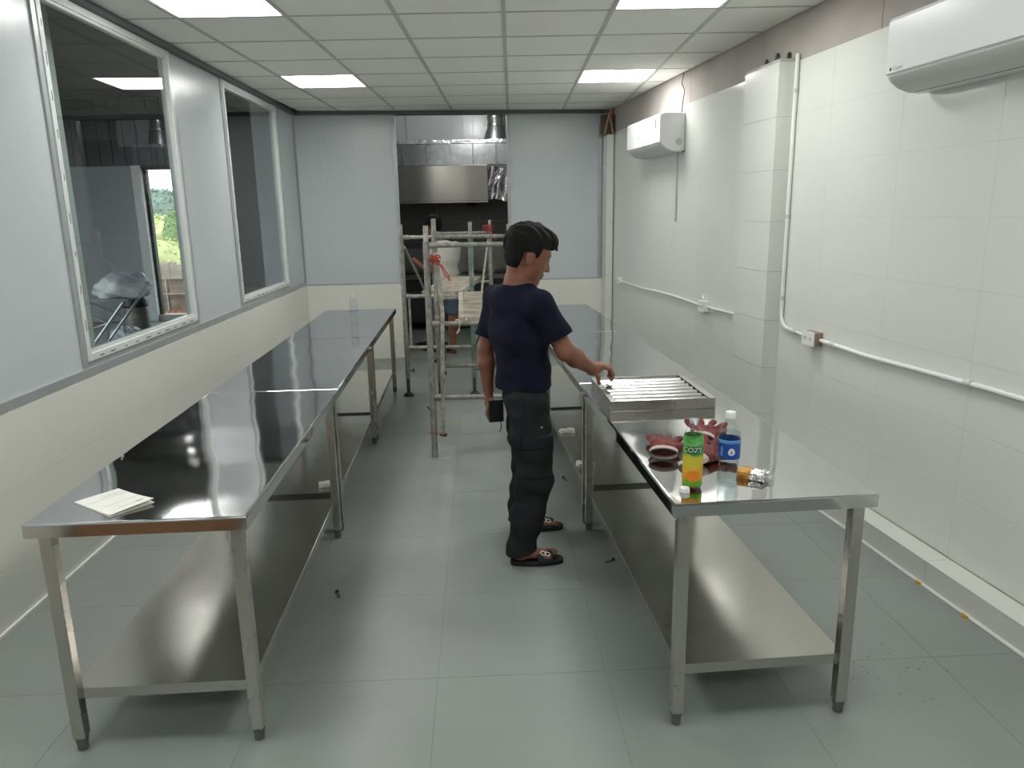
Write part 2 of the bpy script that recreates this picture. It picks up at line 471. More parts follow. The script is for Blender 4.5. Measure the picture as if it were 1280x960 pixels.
# low tiled plinth along the foot of the wall
PH, PD = 0.1116, 0.1135 / RN
pl = struct(MB().box(RT(YF), RT(4.63), 0.0, PD - .009, 0, PH - .009).build('trim_3', M['grout'], None, loc=(RA, 0, 0), rotz=RROT))
for i in range(-10, 3):
    a = RT(3.0) + i * tp; b = min(a + tp, RT(4.62))
    MB().box(a + .0015, b - .0015, 0.002, PD, PH - .009, PH).build('tile', M['tile'], pl)
    MB().box(a + .0015, b - .0015, PD - .009, PD - .0005, 0.006, PH - .0105).build('tile', M['tile'], pl)
rr = random.Random(3)
pts = [(RT(-3 + .12 * k), PD + .004 + rr.uniform(-.004, .004), .003) for k in range(64)]
MB().tube(pts, .008, 6).build('mortar_bead', M['white'], pl)
for (px, py) in ((RT(3.0), PD + .012), (RT(2.72), PD + .014)):
    MB().box(px, px + .03, py - .004, py + .004, 0.0, .01).box(px + .01, px + .016, py - .004, py + .016, 0, .007).build('tile_spacer', mat('yellow_spacer', rgb(206, 168, 60), .5), pl)

# tiled pier standing proud of the right wall
PY0, PY1, PO = 4.63, 5.075, 0.10
pi_ = struct(MB().box(RT(PY0) + .009, RT(PY1), 0.0, PO - .009, 0, ZT + .02).build('wall_pier', M['grout'], None, loc=(RA, 0, 0), rotz=RROT))
for k in range(8):
    z = .03 + k * .302
    MB().box(RT(PY0) + .0, RT(PY1) - .001, PO - .009, PO, z + .001, z + .301).build('tile', M['tile'], pi_)
    z2 = z - .0
    MB().box(RT(PY0), RT(PY0) + .009, 0.001, PO - .0095, z2 + .001, z2 + .301).build('tile', M['tile'], pi_)
# narrow pier in the far corner
pc = struct(MB().box(BT(1.02) + .009, BT(C_BR[0]) - .001, -0.22 + .009, -.001, 0, 2.42).build('corner_pier', M['grout'], None, loc=(0, YB, 0), rotz=BROT))
for k in range(8):
    MB().box(BT(1.02), BT(C_BR[0]) - .002, -0.22, -0.211, k * .3025 + .001, (k + 1) * .3025 - .001).build('tile', M['tile'], pc)
    MB().box(BT(1.02), BT(1.02) + .009, -0.2105, -0.001, k * .3025 + .001, (k + 1) * .3025 - .001).build('tile', M['tile'], pc)

# wall behind the camera with a brown door
wf = struct(MB().box(lw(YF) - .1, -1.55, YF - .1, YF, 0, ZC + .12).box(-.55, rw(YF) + .1, YF - .1, YF, 0, ZC + .12).box(-1.55, -.55, YF - .1, YF, 2.1, ZC + .12).build('wall_front', M['wall_paint']))
d1 = struct(MB().box(-1.53, -.57, YF - .07, YF - .03, 0.003, 2.08).build('door_1', M['wood_door']))
for (a, b) in ((.25, 1.0), (1.12, 1.95)):
    for c in (-1.42, -.99):
        MB().box(c, c + .34, YF - .035, YF - .022, a, b).build('door_panel', M['wood_door'], d1, bevel=.006)
MB().tube([(-.66, YF - .03, 1.02), (-.66, YF + .03, 1.02), (-.78, YF + .035, 1.02)], .009, 8).build('door_handle', M['steel_leg'], d1, smooth=True)

# ------------------------------------------------------------------ kitchen behind the doorway
KT = mat('dark_kitchen_tile', rgb(104, 102, 96), .4, var=.08, vscale=2)
kb = struct(MB().box(-3.2, 1.6, 11.209, 11.32, 0, 3.05).build('wall_kitchen', M['grout']))
kme = MB().box(.001, .599, 0, .009, .001, .299).mesh('tile', KT)
for i in range(-5, 2):
    for k in range(9):
        put('tile', kme, kb, (i * .6 + .1, 11.2, k * .3))
kl = struct(MB().box(-3.3, -2.9, 8.75, 11.3, 0, 3.05).box(1.3, 1.4, 8.75, 11.3, 0, 3.05).build('wall_kitchen_side', KT))
kc = struct(MB().box(-3.3, 1.6, 8.45, 11.4, 2.98, 3.05).build('ceiling_kitchen', M['ceil']))
kp = struct(MB().box(-3.2, -.42, 10.75, 10.82, 2.56, 2.98).build('wall_kitchen_upper', M['panel']))
for k in range(3):
    panel_o = MB().box(-.46, .46, -.025, 0, 2.57, 2.975).build('panel', M['panel'], kp, loc=(-2.2 + .93 * k + .3, 10.75, 0))
# kitchen things
hx0, hx1 = -1.62, -0.32
HS = mat('hood_steel', (0.36, 0.345, 0.315, 1), .2, 1.0, rvar=.05, vscale=3, bump=.006, bscale=2.2, bdetail=1, stretch=(1, 1, .15))
FILM = mat('filmed_steel', (0.62, 0.63, 0.64, 1), .2, 1.0, bump=.02, bscale=7, bdetail=2)
GALV = mat('galvanised_duct', (0.5, 0.53, 0.55, 1), .34, 1.0, var=.25, vscale=14, bump=.004, bscale=5)
hd = thing('kitchen_hood', 'long stainless extractor hood hanging over the kitchen beyond the doorway', 'extractor hood', (0, 10.3, 1.78))
MB().box(hx0, hx1, 0, .012, 0, .46).build('front_panel', HS, hd, bevel=.003)
MB().box(hx0, hx1, .0125, .85, .445, .46).box(hx0, hx0 + .012, .0125, .85, 0, .445).box(hx1 - .012, hx1, .0125, .85, 0, .445).box(hx0 + .012, hx1 - .012, .835, .85, 0, .445).build('hood_shell', HS, hd)
MB().box(hx0, hx1, .003, .05, -.025, -.001).build('drip_rail', HS, hd)
MB().tube([(-.62, .25, .0), (-.62, .25, -.04), (-.48, .25, -.045)], .02, 8).build('drain_tap', M['black'], hd)
h2 = thing('hood_end_section', 'short hood end wrapped in crinkled protective film beside the extractor hood', 'extractor hood', (0, 10.3, 1.78))
def wav(u, v):
    return (-.315 + .36 * u, .0 + .018 * math.sin(9 * u + 3 * v) + .012 * math.sin(17 * u - 5 * v), -.0 + .42 * v + .02 * math.sin(7 * u))
MB().grid(wav, 24, 16).build('film_front', FILM, h2, smooth=True)
MB().box(-.31, .05, .06, .85, .03, .46).build('hood_shell', HS, h2)
du = thing('exhaust_duct', 'galvanised rectangular exhaust duct lying above the kitchen hood', 'duct', (0, 10.34, 2.242))
for k in range(6):
    x = -1.75 + k * .31
    MB().box(x + .004, x + .306, 0, .38, 0, .275).build('duct_section', GALV, du, bevel=.006)
    MB().box(x - .006, x + .006, -.012, .39, -.002 if k else 0, .285).build('flange', M['steel_leg'], du)
MB().box(-1.8, .1, -.004, .1, .28, .325).build('foil_wrap', mat('foil_wrap', (0.75, 0.76, 0.78, 1), .3, .8, bump=.02, bscale=12), du)
rd = thing('round_duct', 'round galvanised duct elbow rising beside the white panels in the kitchen', 'duct', (-.2, 10.55, 2.572))
MB().lathe([(.17, 0), (.17, .02), (.115, .16), (.115, .44)], 24).build('duct_body', GALV, rd, smooth=True)
for z in (.18, .28): MB().lathe([(.116, z), (.127, z + .004), (.127, z + .022), (.116, z + .026)], 24).build('collar_ring', M['steel_leg'], rd, smooth=True)
# counters and stove along the kitchen wall
DK = mat('dark_steel_and_gap_shade', (0.1, 0.1, 0.098, 1), .35, .8, var=.3, vscale=4)
MG = mat('mid_steel', (0.3, 0.3, 0.29, 1), .3, 1.0, bump=.004, bscale=3)
st = thing('cooking_range', 'long dark steel cooking range under the extractor hood', 'stove', (-1.0, 10.42, 0))
MB().box(-.75, 1.15, .05, .7, .12, .72).build('body', DK, st)
MB().box(-.76, 1.16, 0, .72, .725, .78).build('worktop', MG, st, bevel=.004)
MB().box(-.76, 1.16, .66, .72, .785, 1.12).build('splashback', MG, st)
MB().box(-.75, 1.15, .02, .06, .52, .545).build('rail', MG, st)
for k in range(4):
    MB().lathe([(.0, 0), (.022, 0), (.02, .03), (0, .032)], 14).build('knob', M['black'], st, loc=(-.5 + .45 * k, .05, .63)).rotation_euler = (PI / 2, 0, 0)
    MB().box(-.66 + .46 * k, -.3 + .46 * k, .2, .56, .785, .8).build('burner_grate', M['black'], st)
for x in (-.7, 1.1):
    for y in (.1, .64): MB().box(x - .02, x + .02, y - .02, y + .02, 0, .12).build('leg', DK, st)
MB().box(-.72, -.58, .045, .0495, .56, .66).build('control_box', M['black'], st)
pt = thing('floor_tray', 'dark low tray on the kitchen floor behind the scaffold', 'tray', (-1.02, 9.05, 0), .1)
MB().lathe([(0, 0), (.17, 0), (.2, .05), (.19, .05), (.165, .012), (0, .012)], 20).build('tray_dish', M['black'], pt, smooth=True)
MB().tube([(.2 * math.cos(a), .2 * math.sin(a), .05) for a in [k * PI / 10 for k in range(21)]], .008, 6).build('tray_rim', DK, pt)
kl_ = thing('kitchen_lamp', 'hanging LED bulb in the kitchen, hidden above the doorway', 'lamp', (-.55, 9.35, 2.98))
MB().tube([(0, 0, 0), (0, 0, -.05)], .014, 10).build('holder', M['white'], kl_)
MB().lathe([(0, -.15), (.025, -.145), (.035, -.115), (.03, -.08), (.014, -.05), (0, -.05)], 16).build('bulb', emit_mat('kitchen_led', (1, .98, .95, 1), 190.0), kl_, smooth=True)

# ------------------------------------------------------------------ stainless worktables
TW, TL, TZ = 0.637, 1.6047, 0.7772
def make_table():
    t = thing('work_table', '', 'table')
    g = .0015
    o = [(0 + g, g), (TW - g, g), (TW - g, TL - g), (g, TL - g)]; w = .003
    i_ = [(g + w, g + w), (TW - g - w, g + w), (TW - g - w, TL - g - w), (g + w, TL - g - w)]
    zb = TZ - .042
    v = [(x, y, TZ) for x, y in o] + [(x, y, zb) for x, y in o] + [(x, y, zb) for x, y in i_] + [(x, y, TZ - .004) for x, y in i_]
    f = [(0, 1, 2, 3)] + [(4 + k, 4 + (k + 1) % 4, (k + 1) % 4, k) for k in range(4)] + [(8 + k, 8 + (k + 1) % 4, 4 + (k + 1) % 4, 4 + k) for k in range(4)] + [(12 + k, 12 + (k + 1) % 4, 8 + (k + 1) % 4, 8 + k) for k in range(4)] + [(15, 14, 13, 12)]
    tb = MB(); e_ = .0065                       # sheet folded over a rounded nose on all four sides
    rings = [(0, zb), (0, TZ - e_), (.0009, TZ - e_ * .55), (e_ * .3, TZ - e_ * .24), (e_ * .62, TZ - e_ * .06), (e_ * 1.1, TZ)]
    tv_ = [((x0 + (ins if x0 < .1 else -ins)), (y0 + (ins if y0 < .1 else -ins)), z) for ins, z in rings for x0, y0 in o]
    n_ = len(rings)
    tf = [(4 * r_ + k, 4 * r_ + (k + 1) % 4, 4 * (r_ + 1) + (k + 1) % 4, 4 * (r_ + 1) + k) for r_ in range(n_ - 1) for k in range(4)] + [tuple(range(4 * (n_ - 1), 4 * n_))]
    tb.add(tv_, tf)
    m_ = len(tb.v)
    tb.add([(x, y, zb) for x, y in o] + [(x, y, zb) for x, y in i_] + [(x, y, TZ - .008) for x, y in i_],
           [(4 + k, 4 + (k + 1) % 4, (k + 1) % 4, k) for k in range(4)] + [(8 + k, 8 + (k + 1) % 4, 4 + (k + 1) % 4, 4 + k) for k in range(4)] + [(11, 10, 9, 8)])
    tb.build('table_top', M['steel'], t)
    for y in (.4, 1.2): MB().box(.01, TW - .01, y - .03, y + .03, TZ - .034, TZ - .0085).build('stiffener', M['steel_leg'], t)
    L = .038; a = .026
    for x in (a, TW - a - L):
        for y in (a, TL - a - L):
            lg = MB().box(x, x + L, y, y + L, .045, TZ - .0085).build('leg', M['steel_leg'], t, bevel=.003)
            MB().lathe([(.012, 0), (.016, .004), (.017, .03), (.0195, .034), (.0195, .046), (.01, .046)], 14, (x + L / 2, y + L / 2, 0)).build('levelling_foot', M['foot'], lg, smooth=True)
    zs = .213; c = .045
    o = [(c, c), (TW - c, c), (TW - c, TL - c), (c, TL - c)]; i_ = [(c + w, c + w), (TW - c - w, c + w), (TW - c - w, TL - c - w), (c + w, TL - c - w)]
    zb = zs - .036
    v = [(x, y, zs) for x, y in o] + [(x, y, zb) for x, y in o] + [(x, y, zb) for x, y in i_] + [(x, y, zs - .003) for x, y in i_]
    MB().add(v, f).build('undershelf', M['steel_shelf'], t, bevel=.0015)
    for x in (.052, TW - .052):
        MB().box(x - .012, x + .012, .05, .056, zs - .034, zs - .004).build('shelf_bracket', M['steel_leg'], t)
    return t
tb0 = make_table()
LX, LY, LA = -1.4240, 1.9823, -0.0615
RX, RY, RAN = 0.4620, 2.0585, -0.0869
LBL = [('stainless steel worktable nearest the camera in the row under the windows, booklet on it'),
       ('middle stainless steel worktable of the row under the windows'),
       ('stainless steel worktable under the windows nearest the back wall, empty bottle on it'),
       ('stainless steel worktable with bottles, gloves and a baffle filter on it'),
       ('middle stainless steel worktable of the row along the air conditioner wall'),
       ('farthest stainless steel worktable of the row along the air conditioner wall')]
def tpos(row, u, v):
    x, y, a = (LX, LY, LA) if row == 0 else (RX, RY, RAN)
    return (x + u * math.cos(a) + v * math.sin(a), y - u * math.sin(a) + v * math.cos(a))
for k in range(6):
    t = tb0 if k == 0 else copy_tree(tb0)
    row, n = divmod(k, 3)
    p = tpos(row, 0, n * TL)
    t.location = (p[0], p[1], 0); t.rotation_euler = (0, 0, -(LA if row == 0 else RAN))
    t['label'] = LBL[k]; t['group'] = 'stainless worktables in two rows'

# ------------------------------------------------------------------ things on the right-hand front table
TZ0 = TZ + .0006
fr = thing('baffle_filter', 'square stainless baffle filter with parallel slats lying on the worktable', 'grease filter', (0.4100, 3.1010, TZ0), .075)
FW, FD, FH = .462, .475, .047
for a in ((0, FW, 0, .006), (0, FW, FD - .006, FD), (0, .006, .0062, FD - .0062), (FW - .006, FW, .0062, FD - .0062)):
    MB().box(a[0], a[1], a[2], a[3], 0, FH).build('frame_side', M['steel_leg'], fr, bevel=.001)
for a in ((.0065, .028, .0065, FD - .0065), (FW - .028, FW - .0065, .0065, FD - .0065)):
    MB().box(a[0], a[1], a[2], a[3], FH - .002, FH - .0002).build('frame_lip', M['steel_leg'], fr)
SLT = mat('baffle_steel', (0.62, 0.62, 0.61, 1), 0.2, 1.0, rvar=.04, vscale=6)
sw, nar = .046, 10
arc = [(-sw / 2 + sw * k / nar, .011 * math.sin(PI * k / nar) - .011) for k in range(nar + 1)]
prof = arc[::-1] + [(y, z - .0012) for y, z in arc]
sme = MB().prism_x(prof, .0285, FW - .0285).mesh('slat', SLT, True)
sme.set_sharp_from_angle(angle=math.radians(50))
for k in range(7): put('slat', sme, fr, (0, .043 + k * .0648, FH - .004))
smb = MB().prism_x([(y, -z - .022) for y, z in prof][::-1], .0285, FW - .0285).mesh('slat', DK)  # lower row coloured dark, painting in the shade of the gaps between slats
for k in range(6): put('slat', smb, fr, (0, .0754 + k * .0648, FH - .008))

PET = clear_mat('clear_bottle_plastic', (0.93, 0.95, 0.95, 1), .03, 1.5, bump=.002, bscale=40)
WATER = clear_mat('bottle_water', (0.88, 0.92, 0.93, 1), .0, 1.38)
def bottle_profile(r, h, neck=.0135, ribs=None, waist=0):
    p = [(0, .004), (r * .6, .0), (r * .92, .002), (r, .012)]
    n = 14
    for k in range(1, n):
        z = .012 + (h * .68 - .012) * k / n
        rr_ = r - waist * math.sin(PI * k / n) + (.0012 * math.cos(k * 2.7) if ribs else 0)
        p.append((rr_, z))
    p += [(r, h * .68), (r * .96, h * .74), (r * .8, h * .81), (r * .55, h * .87), (neck + .001, h * .91), (neck, h * .93), (neck, h * .985)]
    return p
# green tea bottle, cap off
p = (0.548, 2.200)
gb = thing('tea_bottle', 'tall drink bottle with green and yellow sleeve, open, on the worktable', 'bottle', (p[0], p[1], TZ0), -1.83)
r = .031
MB().lathe(bottle_profile(r, .226), 28).build('bottle_body', PET, gb, smooth=True)
for k in range(3): MB().lathe([(.0138, .206 + k * .0055), (.0152, .2075 + k * .0055), (.0138, .209 + k * .0055)], 20).build('neck_thread', PET, gb, smooth=True)
def sleeve_mat():
    m, nt, b = new_mat('tea_sleeve')
    N, L = nt.nodes, nt.links
    t = N.new('ShaderNodeTexCoord'); s = N.new('ShaderNodeSeparateXYZ'); L.new(t.outputs['Object'], s.inputs[0])
    rp = N.new('ShaderNodeValToRGB'); e = rp.color_ramp.elements
    mr = N.new('ShaderNodeMapRange'); mr.inputs['From Min'].default_value = .01; mr.inputs['From Max'].default_value = .165
    n = N.new('ShaderNodeTexNoise'); n.inputs['Scale'].default_value = 38; L.new(t.outputs['Object'], n.inputs['Vector'])
    ma = N.new('ShaderNodeMath'); ma.operation = 'MULTIPLY_ADD'; ma.inputs[1].default_value = .05; L.new(n.outputs['Fac'], ma.inputs[0]); L.new(s.outputs['Z'], ma.inputs[2])
    sb = N.new('ShaderNodeMath'); sb.operation = 'SUBTRACT'; sb.inputs[1].default_value = .025; L.new(ma.outputs[0], sb.inputs[0])
    L.new(sb.outputs[0], mr.inputs['Value']); L.new(mr.outputs['Result'], rp.inputs['Fac'])
    e[0].position = 0; e[0].color = rgb(96, 156, 42)
    e[1].position = 1; e[1].color = rgb(70, 150, 60)
    for pos, c in ((.1, rgb(110, 170, 40)), (.16, rgb(214, 150, 40)), (.3, rgb(222, 160, 44)), (.42, rgb(214, 190, 60)), (.62, rgb(205, 195, 70)), (.68, rgb(84, 160, 60)), (.82, rgb(52, 130, 60)), (.9, rgb(120, 190, 110))):
        q = e.new(pos); q.color = c
    L.new(rp.outputs['Color'], b.inputs['Base Color']); b.inputs['Roughness'].default_value = .3
    return m
sl = MB().lathe([(r + .0004, .012), (r + .0006, .015), (r + .0006, .15), (r * .985, .163), (r * .9, .172)], 28)
sl.f = sl.f[:-2]; sl.mi = sl.mi[:-2]
slv = sl.build('sleeve_label', sleeve_mat(), gb, smooth=True)
def wrap_text(body, size, rad, z, parent, m, name='lettering', depth=.0008, ang=0.0):
    me = text_mesh(body, size)
    for v in me.vertices:
        a = v.co.x / rad + ang; zz = v.co.y
        v.co = ((rad + depth) * math.cos(a), (rad + depth) * math.sin(a), z + zz)
    me.materials.clear(); me.materials.append(m)
    return put(name, me, parent)
plate = MB().grid(lambda u, v: ((r + .0012) * math.cos((u - .5) * 1.35), (r + .0012) * math.sin((u - .5) * 1.35), .117 + .024 * v), 10, 2).build('name_plate', mat('green_plate', rgb(30, 104, 62), .4), slv, smooth=True)
wrap_text('COZY', .022, r, .129, slv, M['white'], depth=.0018)
# lemon slice print on the sleeve
MB().grid(lambda u, v: ((r + .001) * math.cos(.62 * v * math.cos(2 * PI * u) + .1), (r + .001) * math.sin(.62 * v * math.cos(2 * PI * u) + .1), .045 + .019 * v * math.sin(2 * PI * u)), 20, 3).build('fruit_print', mat('fruit_print', rgb(226, 132, 34), .4), slv, smooth=True)
liq = MB().lathe([(0, .006), (r - .002, .008), (r - .002, .022), (0, .023)], 24).build('tea_left', mat('amber_tea', rgb(150, 92, 40), .1), gb, smooth=True)
cp = thing('bottle_cap', 'white screw cap lying beside the open drink bottle', 'cap', (0.516, 2.158, TZ0), .3)
def cap_mesh(r_, h_):
    b = MB(); n = 36
    pr = [(0, 0), (r_, 0), (r_, h_ * .9), (r_ * .9, h_), (0, h_)]
    b.lathe(pr, n)
    return b
cap_mesh(.0155, .014).build('cap_shell', M['white'], cp, smooth=True)
MB().lathe([(.0157, .001), (.0165, .002), (.0165, .0045), (.0157, .005)], 36).build('cap_ring', M['white'], cp)
# water bottle with blue label
wbt = thing('water_bottle', 'clear water bottle with bright blue label and white cap on the worktable', 'bottle', (0.666, 2.222, TZ0), -1.88)
r = .0335
MB().lathe(bottle_profile(r, .232, ribs=True, waist=.003), 28).build('bottle_body', PET, wbt, smooth=True)
MB().lathe([(0, .006), (r - .004, .006), (r - .004, .15), (r - .004, .172), (0, .1725)], 24).build('water_fill', WATER, wbt, smooth=True)
blue = mat('blue_label', rgb(28, 84, 178), .3, var=.25, vscale=30, col2=rgb(20, 62, 150))
lb = MB().lathe([(r + .0005, .09), (r + .0007, .092), (r + .0007, .15), (r + .0005, .152)], 28); lb.f = lb.f[:-2]; lb.mi = lb.mi[:-2]
lbl = lb.build('blue_band', blue, wbt, smooth=True)
lb = MB().lathe([(r + .0006, .140), (r + .001, .1405), (r + .001, .151), (r + .0006, .1515)], 28); lb.f = lb.f[:-2]; lb.mi = lb.mi[:-2]
lb.build('pale_band', mat('pale_blue_label', rgb(96, 150, 210), .3), lbl, smooth=True)
def drop(u, v):      # white drop-shaped mark on the label
    a = 2 * PI * u; rr_ = v * (.0105 if math.sin(a) < 0 else .0105 * (1 - .25 * math.sin(a)))
    x = rr_ * math.cos(a); z = rr_ * math.sin(a) * (1.7 if math.sin(a) > 0 else 1.0)
    t = x / r + .25
    return ((r + .0014) * math.cos(t), (r + .0014) * math.sin(t), .114 + z)
MB().grid(drop, 22, 2).build('drop_mark', M['white'], lbl)
MB().grid(lambda u, v: ((r + .002) * math.cos(.25 + (u - .5) * .14 * (1 - abs(2 * v - 1))), (r + .002) * math.sin(.25 + (u - .5) * .14 * (1 - abs(2 * v - 1))), .106 + .014 * v), 3, 6).build('inner_mark', blue, lbl)
for k in range(2):
    MB().grid(lambda u, v: ((r + .0012) * math.cos(-.75 + .12 * k + .07 * u), (r + .0012) * math.sin(-.75 + .12 * k + .07 * u), .1 + .03 * v), 2, 2).build('small_print', mat('print_pale', rgb(150, 180, 220), .4), lbl)
cap_mesh(.0155, .02).build('cap', M['white'], wbt, smooth=True).location = (0, 0, .2165)
# foil-and-yellow packet lying open
rg = random.Random(12)
pk = thing('foil_packet', 'small crumpled yellow and silver foil packet beside the water bottle', 'packet', (0.762, 2.268, TZ0), -.62)
FOIL = mat('crumpled_foil', (0.82, 0.82, 0.82, 1), .2, 1.0, bump=.006, bscale=70)
YEL = mat('yellow_card', rgb(214, 158, 52), .4, var=.3, vscale=40, col2=rgb(160, 104, 34))
def crumple(x0, x1, y0, y1, z0, z1, n, amp, seed):
    rq = random.Random(seed); b = MB(); pts = []
    fs = [((x0, y0, z0), (x1 - x0, 0, 0), (0, 0, z1 - z0)), ((x1, y1, z0), (x0 - x1, 0, 0), (0, 0, z1 - z0)), ((x0, y1, z0), (0, y0 - y1, 0), (0, 0, z1 - z0)), ((x1, y0, z0), (0, y1 - y0, 0), (0, 0, z1 - z0)), ((x0, y0, z1), (x1 - x0, 0, 0), (0, y1 - y0, 0)), ((x0, y1, z0), (x1 - x0, 0, 0), (0, y0 - y1, 0))]
    def jit(p):
        h_ = hash((round(p[0], 4), round(p[1], 4), round(p[2], 4), seed)) & 0xffff
        q = random.Random(h_)
        return (p[0] + q.uniform(-amp, amp), p[1] + q.uniform(-amp, amp), max(z0, p[2] + (q.uniform(-amp, amp) if p[2] > z0 + 1e-4 else 0)))
    for o, a, c in fs:
        b.grid(lambda u, v: jit((o[0] + a[0] * u + c[0] * v, o[1] + a[1] * u + c[1] * v, o[2] + a[2] * u + c[2] * v)), n, n)
    return b
crumple(-.045, -.005, -.028, .028, 0.0, .024, 4, .002, 5).build('card_sleeve', YEL, pk)
crumple(-.004, .04, -.027, .027, 0.0008, .025, 6, .0045, 9).build('foil_lining', FOIL, pk)
crumple(.041, .062, -.016, .014, 0.0, .014, 4, .003, 4).build('clear_wrap', clear_mat('clear_wrap', (.9, .9, .9, 1), .1, 1.5, haze=.15), pk)

# ------------------------------------------------------------------ booklet and empty bottle on the left tables
bk = thing('booklet', 'folded white printed booklet lying on the front worktable under the windows', 'booklet', (-1.2405, 2.1490, TZ0), .96)
bw_, bh_ = .137, .212
MB().box(-bw_ / 2, bw_ / 2, -bh_ / 2, bh_ / 2, 0, .0012).build('bottom_sheet', M['paper'], bk)
def leaf_z(u, v): return .0016 + .012 * ((1 - v) ** 2) * (.35 + .65 * u)
MB().grid(lambda u, v: (-bw_ / 2 + bw_ * u, -bh_ / 2 + bh_ * v, leaf_z(u, v)), 8, 12).build('top_sheet', M['paper'], bk).modifiers.new('leaf', 'SOLIDIFY').thickness = .0006
def ln(u0, u1, v, w=.0014, nm='printed_line'):
    MB().grid(lambda u, q: (-bw_ / 2 + bw_ * (u0 + (u1 - u0) * u), -bh_ / 2 + bh_ * v + w * q, leaf_z(u0 + (u1 - u0) * u, v) + .0007), 6, 1).build(nm, M['ink'], bk)
ln(.1, .95, .7); ln(.4, .95, .78); ln(.5, .95, .83, .001); ln(.2, .9, .38); ln(.3, .8, .14, .001); ln(.72, .9, .15, .004, 'printed_mark')
eb = thing('empty_bottle', 'empty clear plastic bottle on the far worktable under the windows', 'bottle', (-1.272, 5.88, TZ0))
MB().lathe(bottle_profile(.033, .235, ribs=True, waist=.005), 24).build('bottle_body', PET, eb, smooth=True)
MB().lathe([(.0335, .1), (.0338, .102), (.0338, .112), (.0335, .114)], 24).build('label_band', mat('faint_blue_band', rgb(130, 150, 175), .4), eb, smooth=True)
MB().lathe([(0, .232), (.015, .218), (.0155, .219), (.0155, .234), (0, .236)], 20).build('cap', M['white'], eb)
# foam pads left on the undershelves; the first is a reflection built as a pad
for (row, u, v, lb_) in ((0, .52, 1.75, 'white lump standing in for a reflection on the undershelf of the middle worktable under the windows'), (1, .1, 1.96, 'white foam pad on the undershelf along the air conditioner wall'), (1, .1, 2.62, 'small white foam scrap farther along the undershelf by the standing man')):
    q_ = tpos(row, u, v)
    o_ = crumple(-.045, .045, -.03, .03, 0, .02, 4, .004, int(v * 100)).build('foam_pad_and_glint', M['white'], None, loc=(q_[0], q_[1], .2135), rotz=.2)
    tag(o_, lb_, 'foam pad', 'foam pads on the undershelves')
# ------------------------------------------------------------------ fixtures on the right wall
def rwall(y, off, z):
    """point on the right wall: y along the room, off metres out of the tile face."""
    return Vector((RA, 0, 0)) + Matrix.Rotation(RROT, 3, 'Z') @ Vector((RT(y), off, 0)) + Vector((0, 0, z))
def aircon(label, y0, y1, z, brand):
    t = thing('air_conditioner', label, 'air conditioner', rwall((y0 + y1) / 2, 0.0, z), RROT, 'wall air conditioners')
    h = (RT(y1) - RT(y0)) / 2
    # body profile in (out of wall, height); local y points into the room
    back = [(.001, 0.0), (.05, -.004), (.10, .0), (.15, .018), (.185, .042), (.198, .06), (.205, .075), (.208, .27), (.2, .292), (.18, .3), (.001, .3)]
    b = MB().prism_x(back, -h, h)
    b.build('casing', M['ac'], t, smooth=True, bevel=.006, segs=3)
    MB().prism_x([(.2, .07), (.2135, .072), (.2135, .28), (.205, .296), (.2, .29)], -h + .002, h - .002).build('front_panel', M['ac'], t, bevel=.003)
    MB().prism_x([(.105, -.004), (.15, .013), (.187, .037), (.202, .06), (.2, .064), (.18, .04), (.145, .02), (.105, .003)], -h + .02, h - .02).build('air_flap', M['ac_grey'], t, smooth=True)
    MB().prism_x([(.096, -.005), (.1035, -.004), (.1035, .003), (.096, .002)], -h + .06, h - .06).build('outlet_slot', M['black'], t)
    for s, xx in ((1, h), (-1, -h)):
        MB().lathe([(.028, 0), (.03, .0004), (.0285, .001)], 20).build('side_cap', M['ac_grey'], t, loc=(xx + (.0002 if s > 0 else -.0012), .05, .075)).rotation_euler = (0, PI / 2, 0)
    MB().box(-h + .001, -h + .02, .0005, .02, -.006, .02).build('pipe_notch', M['black'], t)
    # lettering low on the front, near the end that the photograph shows
    me = text_mesh(brand, .022)
    for v in me.vertices: v.co = (-v.co.x, .2142, v.co.y)
    me.materials.clear(); me.materials.append(M['ink'])
    return t, h, me
t, h, me = aircon('white wall air conditioner at the top edge, nearest the camera, cut by the picture edge', 2.55, 3.455, 2.1, 'Casper')
o = put('lettering', me, t, (h - .09, 0, .088))
MB().lathe([(.0, 0), (.008, 0), (.008, .0004), (0, .0004)], 14).build('brand_mark', M['ink'], t, loc=(h - .04, .2138, .088)).rotation_euler = (-PI / 2, 0, 0)
t, h, me = aircon('white wall air conditioner on the far part of the tiled wall', 6.36, 7.28, 2.085, 'Casper')
o = put('lettering', me, t, (-h + .09, 0, .088)); o.scale = (.8, 1, .8)
MB().box(-h + .1, -h + .125, .2137, .2142, .19, .262).build('rating_sticker', M['ink'], t)
MB().box(.05, .1, .2137, .2141, .15, .158).build('display_mark', M['ink'], t)
# drain hose and power cable of the far unit
dh = MB().tube([rwall(6.5, .012, z) for z in (2.085, 1.9, 1.7, 1.52)], [.006, .0065, .009, .01], 8).build('drain_hose', M['ac_grey'], None, smooth=True)
tag(dh, 'thin grey drain hose hanging below the far air conditioner', 'hose')
pc_ = MB().tube([rwall(6.42, .012, 2.39), rwall(6.40, .015, 2.46), rwall(6.37, .012, 2.55), rwall(6.44, .012, 2.62), rwall(6.40, .012, 2.695)], .004, 6).build('power_cable', M['ink'], None, smooth=True)
tag(pc_, 'dark power cable climbing from the far air conditioner to the ceiling', 'cable')
fp = MB().box(-.12, .12, 0.001, .012, 0, .045).build('foam_strip', M['white'], None, loc=rwall(6.55, 0, 2.39), rotz=RROT)
tag(fp, 'white strip on the wall just above the far air conditioner', 'strip')

